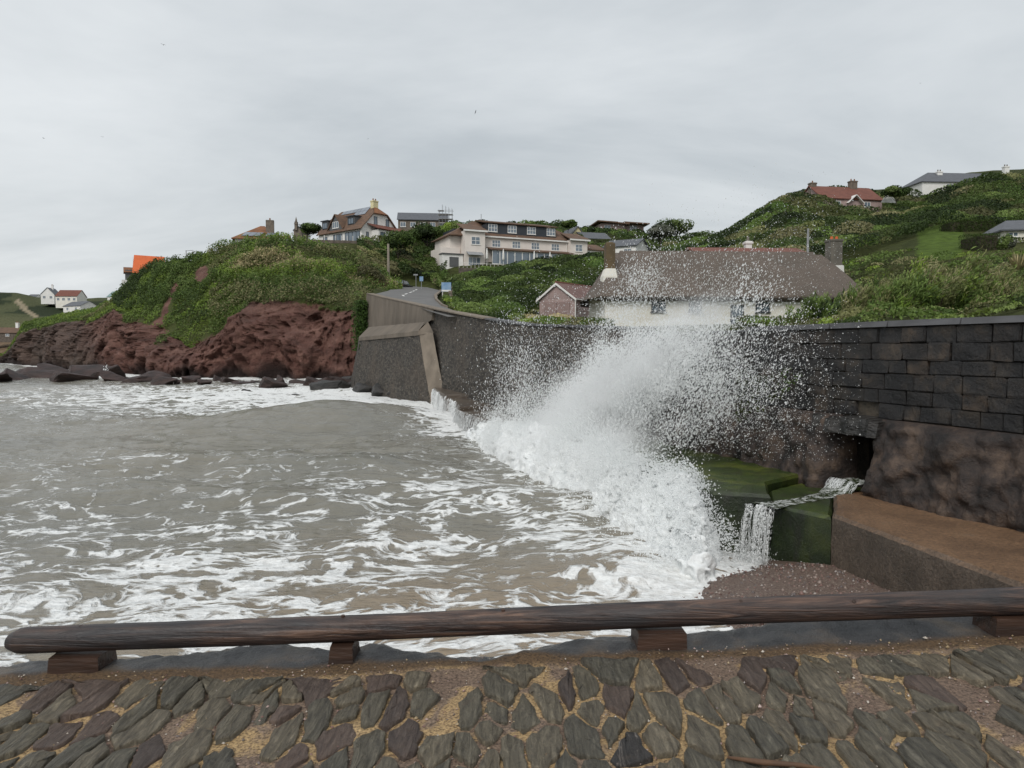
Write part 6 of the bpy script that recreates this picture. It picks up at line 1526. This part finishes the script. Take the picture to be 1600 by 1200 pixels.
def blades(label, px, yb, d, h, n, seed, pal):
    r = np.random.default_rng(seed); b = P(px, yb, d); o = thing('flax_clump', label, 'plant', tuple(b)); V = []; C_ = []
    for i in range(n):
        a = r.uniform(0, 2 * math.pi); l = h * r.uniform(.7, 1.15); s_ = r.uniform(.3, 1.0); dv = np.array([math.cos(a), math.sin(a), 0]); sd_ = np.array([-dv[1], dv[0], 0]) * .035 * d / 36
        pts_ = [dv * s_ * l * t * .75 + np.array([0, 0, l * (t * 1.25 - .85 * s_ * t * t)]) for t in (0, .35, .7, 1)]
        for q in range(3):
            w0, w1 = (1, 1, .8, .1)[q], (1, 1, .8, .1)[q + 1]; V += [pts_[q] - sd_ * w0, pts_[q] + sd_ * w0, pts_[q+1] + sd_ * w1, pts_[q+1] - sd_ * w1]
        c = np.array(GREENS[pal][r.integers(0, 3)]) * r.uniform(.7, 1.4); C_ += [c] * 12
    link('leaves', npmesh('leaves', np.array(V), np.arange(len(V)).reshape(-1, 4), False, np.array(C_)), M_LEAF, o)
blades('clump of long arching pale flax leaves near the bungalow lawn', 1590, 436, 34, 1.3, 160, 91, 'straw')
blades('smaller drooping flax clump below the arching one', 1562, 452, 28, .8, 110, 92, 'straw')
blades('grassy tuft beside the flax clumps above the wall', 1600, 470, 22, .7, 110, 93, 'olive')

# ================================================================== rocks at the cliff foot
def rock_mesh(seed, n=2):
    import bmesh
    r = np.random.default_rng(seed); bm = bmesh.new(); bmesh.ops.create_icosphere(bm, subdivisions=3, radius=1.0)
    pl = [(Vector(r.normal(0, 1, 3)).normalized(), r.uniform(.38, .75)) for _ in range(14)]
    for v in bm.verts:
        for nrm, dd in pl:
            e = v.co.dot(nrm) - dd
            if e > 0: v.co -= nrm * e * .92
        c = v.co; k = 1.15 + .28 * float(fbm(c.x * 1.6, c.y * 1.6, c.z * 1.6, 3, seed)); v.co = c * k
    me = bpy.data.meshes.new('boulder'); bm.to_mesh(me); bm.free(); me.materials.append(M_WETROCK if seed % 2 else M_GREYROCK); return me
RM = [rock_mesh(500 + i) for i in range(10)]
r = np.random.default_rng(77)
def rock(px, py, wpx, hpx, label, group, mats=None, d=None):
    g = G(px, py) if d is None else P(px, py, d); d_ = g.y; k = d_ / FPX; i = r.integers(0, 5) * 2 + (1 if mats == 'red' else 0)
    o = link('boulder', RM[i]); o.location = (g.x, g.y, g.z + hpx * k * .18); o.scale = (wpx * k * .62, wpx * k * .55, hpx * k * .85); o.rotation_euler = (r.normal(0, .15), r.normal(0, .15), r.uniform(-.5, .5)); tag(o, label, 'rock', group)
for (px, py, w_, h_) in ((20, 594, 60, 14), (62, 592, 70, 22), (105, 595, 62, 18), (130, 588, 70, 18), (38, 586, 40, 10), (85, 584, 60, 16), (165, 590, 50, 16), (-20, 596, 60, 12)):
    rock(px, py, w_, h_, 'dark reddish reef rock awash off the headland tip', 'reef rocks off the headland', 'red')
for px in np.arange(150, 560, 21):
    yb = np.interp(px, HP, HBY) + r.uniform(2, 7); rock(px + r.normal(0, 4), yb, r.uniform(10, 44), r.uniform(5, 19), 'wet red boulder at the foot of the red cliff', 'boulders under the red cliff', 'red')
for (px, py, w_, h_) in ((505, 611, 52, 20), (532, 606, 40, 16), (570, 614, 46, 18), (600, 617, 50, 20), (625, 620, 30, 12), (585, 606, 30, 16), (555, 603, 26, 12), (462, 620, 14, 6), (385, 612, 12, 5), (545, 598, 30, 14)):
    rock(px, py, w_, h_, 'black wet rock in the surf by the bastion', 'black rocks by the bastion')
# ================================================================== breaking wave
def foam_mat(name, rough=.45, c=(.86, .88, .88)):
    m, nt, b = newmat(name); v = coords(nt, world=True); n = noise(nt, v, 9, 5, .65)
    nt.links.new(ramp(nt, n, [(.3, tuple(x * .80 for x in c)), (.6, c)]), b.inputs['Base Color']); b.inputs['Roughness'].default_value = rough
    b.inputs['Subsurface Weight'].default_value = .0
    bump(nt, b, noise(nt, v, 26, 5, .7), .7, .03)
    return m
M_FOAM = foam_mat('white_foam')
m, nt, b = newmat('spray_drop'); b.inputs['Base Color'].default_value = (.96, .97, .97, 1); b.inputs['Roughness'].default_value = .35
tr = nt.nodes.new('ShaderNodeBsdfTranslucent'); tr.inputs[0].default_value = (.97, .98, .98, 1); ms = nt.nodes.new('ShaderNodeMixShader'); ms.inputs[0].default_value = .5
nt.links.new(b.outputs[0], ms.inputs[1]); nt.links.new(tr.outputs[0], ms.inputs[2]); nt.links.new(ms.outputs[0], nt.nodes['Material Output'].inputs[0]); M_DROP = m
OCT = np.array([(1, 0, 0), (-1, 0, 0), (0, 1, 0), (0, -1, 0), (0, 0, 1), (0, 0, -1)], float)
OCF = np.array([(0,2,4),(2,1,4),(1,3,4),(3,0,4),(2,0,5),(1,2,5),(3,1,5),(0,3,5)])
TET = np.array([(1, 1, 1), (-1, -1, 1), (-1, 1, -1), (1, -1, -1)], float) * .75; TEF = np.array([(0,1,2),(0,3,1),(0,2,3),(1,3,2)])
def drops(name, pos, rad, label, cat='spray', big=True, stretch=None, parent=None):
    S, Fc = (OCT, OCF) if big else (TET, TEF); n = len(pos); k = len(S)
    sc = np.ones((n, 1, 3)) * rad[:, None, None] * rng.uniform(.75, 1.3, (n, 1, 3))
    V = pos[:, None, :] + S[None] * sc
    if stretch is not None: V = V + stretch[:, None, :] * S[None][:, :, 2:3] * rad[:, None, None]
    F = (Fc[None] + k * np.arange(n)[:, None, None]).reshape(-1, 3)
    o = link(name, npmesh(name, V.reshape(-1, 3), F, big), M_DROP, parent); return tag(o, label, cat, None, 'stuff')
def pix2pos(px, py, d):
    a = (px - 800) / FPX; b = (600 - py) / FPX; ry = cp + b * sp; t = d / ry
    return np.stack([a * t, d, EYE + (-sp + b * cp) * t], -1)
def wall_d(px): return 9.26 / np.maximum(.344 + (px - 800) / FPX, .18)
def plume_drops(n, r, tpow, spread, sel=1.0):
    u = r.uniform(0, 1, n) ; nj = 46; ju = np.sort(r.uniform(0, 1, nj)); j = r.integers(0, nj, n); u = ju[j]
    bx_ = 760 + 265 * u; by_ = 700 + 62 * u + 6 * np.sin(u * 9)
    # reach of every jet: up and to the right, carried by the wind
    jr = np.random.default_rng(3); ang = jr.normal(0, 1, nj); ln = jr.uniform(.55, 1.12, nj)
    a0 = np.interp(u, [0, .25, .55, .8, 1], [60, 52, 46, 48, 58]) + 13 * ang[j]
    L0 = np.interp(u, [0, .2, .5, .75, 1], [130, 270, 430, 400, 190]) * ln[j]
    t = r.beta(1.05, tpow, n) * 1.12
    px = bx_ + np.cos(np.radians(a0)) * L0 * t + 34 * t * t; py = by_ - np.sin(np.radians(a0)) * L0 * t * (1.10 - .22 * t)
    s_ = spread * (11 + 50 * t)
    px = px + r.normal(0, 1, n) * s_; py = py + r.normal(0, 1, n) * s_ * .85
    d = np.interp(u, [0, 1], [21.5, 13.0]) + r.normal(0, .8, n)
    wd = wall_d(px) * r.uniform(.86, .975, n); ztop = ZD(py, wd)
    d = np.where((ztop < 3.6) | (px > 1150), np.minimum(d, wd), d)
    p = pix2pos(px, py, d); cl = noise3(p[:, 0] * 2.1, p[:, 1] * 1.2, p[:, 2] * 2.1, 8) + .6 * noise3(p[:, 0] * 6, p[:, 1] * 3, p[:, 2] * 6, 9)
    k = (cl + r.uniform(-.9, .9, n) > -.25) & (p[:, 2] > .05) & (px < 1240 + r.uniform(0, 80, n)) & ((px < 985 + r.uniform(-30, 30, n)) | (py < 600 + 110 * r.uniform(0, 1, n) ** 1.5)) & (r.uniform(0, 1, n) < np.interp(px, [1000, 1070, 1180, 1300], [1, .62, .42, .15]))
    return p[k], t[k], np.stack([np.cos(np.radians(a0)), 0 * a0, np.sin(np.radians(a0))], -1)[k]
r = np.random.default_rng(101)
p, t, sv_ = plume_drops(340000, r, 1.9, .48); drops('fine_spray', p, r.uniform(.0035, .0095, len(p)), 'cloud of fine white spray from the wave hitting the wall', big=False, stretch=sv_ * r.uniform(.4, 2.6, (len(p), 1)))
p, t, sv_ = plume_drops(125000, r, 1.4, .95); drops('spray_drops', p, r.gamma(1.7, .0016, len(p)) + .0020, 'white droplets flung up over the sea wall and cottage', big=False, stretch=sv_ * r.uniform(.2, 2.2, (len(p), 1)))
# wide scatter of single drops blown to the right and up
n = 24000; px = np.r_[r.normal(1120, 95, n), r.normal(900, 75, n // 3), r.normal(1215, 75, n // 7)]; py = np.r_[r.normal(585, 85, n), r.normal(560, 70, n // 3), r.normal(385, 55, n // 7)]
d = np.minimum(r.uniform(11.5, 17, len(px)), wall_d(px) * r.uniform(.84, .975, len(px))); hi = ZD(py, d) > 3.7; d = np.where(hi, r.uniform(12, 18, len(px)), d)
k = (py < 720) & (px < 1345) & (px > 760); p = pix2pos(px[k], py[k], d[k]); k2 = (noise3(p[:, 0] * 1.2, p[:, 1], p[:, 2] * 1.2, 18) + r.uniform(-.7, .7, len(p))) > -.1; p = p[k2]
drops('blown_drops', p, r.gamma(1.8, .0013, len(p)) + .0022, 'loose droplets blown past the dark wall', big=False)
# foam body by iso-surface along the ledge edge
import openvdb as vdb
def edge_at(y): return np.interp(y, [9.0, 9.5, 10.3, 10.98, 18.2, 28.2], [2.6, 2.75, 2.85, 2.90, .86, -2.06])
def iso(name, label, u0, u1, v0, v1, z0, z1, hs, fn, mat, seed):
    nu, nv_, nz_ = int((u1 - u0) / hs), int((v1 - v0) / hs), int((z1 - z0) / hs)
    U, Vv, Zz = np.meshgrid(u0 + np.arange(nu) * hs, v0 + np.arange(nv_) * hs, z0 + np.arange(nz_) * hs, indexing='ij')
    X_ = edge_at(U) + Vv; Fd = fn(U, Vv, Zz, X_)
    Fd[0], Fd[-1], Fd[:, 0], Fd[:, -1], Fd[:, :, -1] = -1, -1, -1, -1, -1
    g = vdb.FloatGrid(-1.0); g.copyFromArray(Fd.astype(np.float32)); pts_, tri, quad = g.convertToPolygons(isovalue=0.0, adaptivity=0.0)
    P_ = np.array(pts_, float) * hs + np.array([u0, v0, z0]); W_ = np.stack([edge_at(P_[:, 0]) + P_[:, 1], P_[:, 0], P_[:, 2]], -1)
    o = link(name, npmesh(name, W_, np.array(quad)[:, ::-1], True), mat); return tag(o, label, 'breaking wave')
def f1(U, Vv, Z_, X_):
    A = np.interp(U, [8.4, 9.2, 9.9, 10.4, 11.0, 11.8, 12.6, 13.5], [.02, .07, .30, .74, 1.06, .90, .70, .58])
    wv = np.where(Vv < -.25, np.interp(U, [8.4, 10, 13.5], [.40, .45, .42]), .28)
    h = A * np.exp(-((Vv + .25) / wv) ** 2)
    n = ridged(X_ * 3.2, U * 3.2, Z_ * 3.0, 3, 131); n2 = ridged(X_ * 9, U * 9, Z_ * 8, 2, 141)
    return (h - Z_) / .26 + n * 1.15 + n2 * .75 - .55 - 2.2 * np.clip((.16 - h) / .16, 0, 1) - .5 * np.clip(Z_ - .75, 0, 1)
iso('breaking_crest', 'churning white crest breaking beside the green ledge', 8.3, 13.6, -2.1, .45, -.10, 1.60, .026, f1, M_FOAM, 1)
def f2(U, Vv, Z_, X_):
    A = np.interp(U, [12.8, 14, 16, 19, 22, 25, 27], [.75, .85, .90, .85, .60, .30, .05])
    wv = np.where(Vv < 0, np.interp(U, [13, 18, 23, 27], [.42, .55, .65, .4]), np.interp(U, [13, 15, 19, 22, 27], [.7, 1.2, 1.3, .6, .2]))
    h = A * np.exp(-(Vv / wv) ** 2) + .10
    n = ridged(X_ * 2.0, U * 1.7, Z_ * 2.0, 3, 151); n2 = ridged(X_ * 6, U * 5, Z_ * 6, 2, 161)
    return (h - Z_) / .30 + n * 1.0 + n2 * .65 - .5 - 2.2 * np.clip((.22 - h) / .12, 0, 1)
iso('surging_foam', 'mass of white water surging over the ledge under the spray', 12.9, 24.2, -1.5, 1.7, -.15, 1.7, .055, f2, M_FOAM, 2)
# splashes round the crest
n = 34000; u = r.uniform(9.6, 16.5, n); A = np.interp(u, [9.6, 9.9, 10.5, 11.1, 11.8, 13.5, 16.5], [.2, .4, .85, 1.1, .95, .95, 1.2]); v = r.normal(-.3, .38, n); z = A * np.exp(-((v + .25) / .6) ** 2) + np.abs(r.normal(0, .13, n)) * np.interp(u, [11, 13, 16.5], [1, 1.8, 3])
p = np.stack([edge_at(u) + v, u, z], -1); drops('crest_drops', p, r.gamma(2.2, .0020, n) + .003, 'droplets thrown off the breaking crest', big=False)
# broken falling water: short torn threads and beads along the same falls
def fall_beads(name, label, pa, pb, z0, z1, vel, n, rad, jit=.03):
    t0 = r.uniform(0, 1, n) + .04 * r.normal(0, 1, n); cl = noise3(t0 * 14, 0 * t0, 0 * t0, 5); k = cl + r.uniform(-.5, .8, n) > 0; t0 = np.clip(t0[k], 0, 1); m_ = len(t0)
    T_ = math.sqrt(2 * (z0 - z1) / 9.8); tt = T_ * r.uniform(0, 1, m_) ** .6; vv = 1 + .25 * noise3(t0 * 9, 0 * t0, 0 * t0, 7) + r.normal(0, .06, m_)
    p = np.array(pa)[None, :2] * (1 - t0)[:, None] + np.array(pb)[None, :2] * t0[:, None] + np.array(vel)[None] * (tt * vv)[:, None] + r.normal(0, jit * .3, (m_, 2))
    p3 = np.c_[p, z0 - 4.9 * tt ** 2]; st_ = np.c_[np.tile(np.array(vel), (m_, 1)), -9.8 * tt]; st_ = st_ / np.linalg.norm(st_, axis=1)[:, None] * r.uniform(2, 9, (m_, 1))
    drops(name, p3, rad * r.uniform(.4, 1.3, m_), label, 'falling water', False, st_)
fall_beads('waterfall_beads', 'torn beads of water in the thin fall off the green ledge', FALL_A + Vector((-.03, -.03, 0)), FALL_B + Vector((-.03, -.03, 0)), .83, -.02, (-.30, -.22), 5200, .0032)
fall_beads('culvert_beads', 'beads of water tumbling out of the culvert mouth', W(2.28, .30, 0), W(2.76, .30, 0), 1.0, .81, (NW.x * .9, NW.y * .9), 2600, .0032)
fall_beads('ledge_beads', 'white beads draining off the far stepped ledge', Vector((-2.05, 28.3, 0)), Vector((-4.36, 39.8, 0)), .86, -.05, (-.25, -.1), 7000, .010)
p = np.c_[np.full(900, FALL_A.x - .05) + r.normal(0, .14, 900), np.full(900, FALL_A.y - .12) + r.normal(0, .10, 900), .03 + np.abs(r.normal(0, .09, 900))]
drops('fall_splash', p, r.uniform(.003, .007, 900), 'little splash where the thin fall hits the pebbles', 'spray', False)
# small splash on the reef
n = 1500; px = r.normal(168, 11, n); py = 594 - np.abs(r.normal(0, 8, n)) * np.exp(-((px - 165) / 8) ** 2); p = pix2pos(px, py, np.full(n, 74.0) + r.normal(0, .4, n)); drops('reef_splash', p, r.uniform(.02, .06, n), 'small white splash against the reef rocks', big=False)
# mist held in the air inside the plume
def mist_mat():
    m = bpy.data.materials.new('spray_mist'); m.use_nodes = True; nt = m.node_tree
    for q in list(nt.nodes): nt.nodes.remove(q)
    o_ = nt.nodes.new('ShaderNodeOutputMaterial'); pv = nt.nodes.new('ShaderNodeVolumePrincipled'); nt.links.new(pv.outputs[0], o_.inputs['Volume'])
    pv.inputs['Color'].default_value = (.995, .997, .998, 1); pv.inputs['Anisotropy'].default_value = .1
    tc = nt.nodes.new('ShaderNodeTexCoord'); ln = nt.nodes.new('ShaderNodeVectorMath'); ln.operation = 'LENGTH'; nt.links.new(tc.outputs['Object'], ln.inputs[0])
    f_ = math_(nt, 'SUBTRACT', 1.0, ln.outputs['Value'], True); f_ = math_(nt, 'POWER', f_, 1.2)
    n_ = noise(nt, coords(nt, world=True), 2.0, 5, .65); n_ = math_(nt, 'MULTIPLY', math_(nt, 'SUBTRACT', n_, .38), 4.0, True)
    nt.links.new(math_(nt, 'MULTIPLY', math_(nt, 'MULTIPLY', f_, n_), MIST), pv.inputs['Density']); return m
MIST = 2.8
def mist(label, px, py, d, ax, ay, az, rot):
    import bmesh
    bm = bmesh.new(); bmesh.ops.create_icosphere(bm, subdivisions=3, radius=1.0); me = bpy.data.meshes.new('spray_mist'); bm.to_mesh(me); bm.free()
    o = link('spray_mist', me, M_MIST); o.location = P(px, py, d); o.scale = (ax, ay, az); o.rotation_euler = (0, rot, 0); return tag(o, label, 'mist', None, 'stuff')
M_MIST = mist_mat()
mist('soft white mist at the heart of the spray plume', 915, 645, 16.8, 2.1, 1.4, 1.15, R(-46))
mist('low white mist rolling along the ledge under the plume', 850, 690, 18.5, 1.9, 1.0, .62, R(-10))
mist('drifting mist between the plume and the breaking crest', 965, 712, 14.2, 1.3, .9, .75, R(-30))
mist('thinner mist drifting off the top of the plume', 1035, 540, 15.2, 2.0, 1.0, .75, R(-36))
print('TRIS', sum(sum(len(p.vertices) - 2 for p in m.polygons) * m.users for m in bpy.data.meshes if len(m.polygons) < 5000) + sum(len(m.loops) - 2 * len(m.polygons) for m in bpy.data.meshes if len(m.polygons) >= 5000))
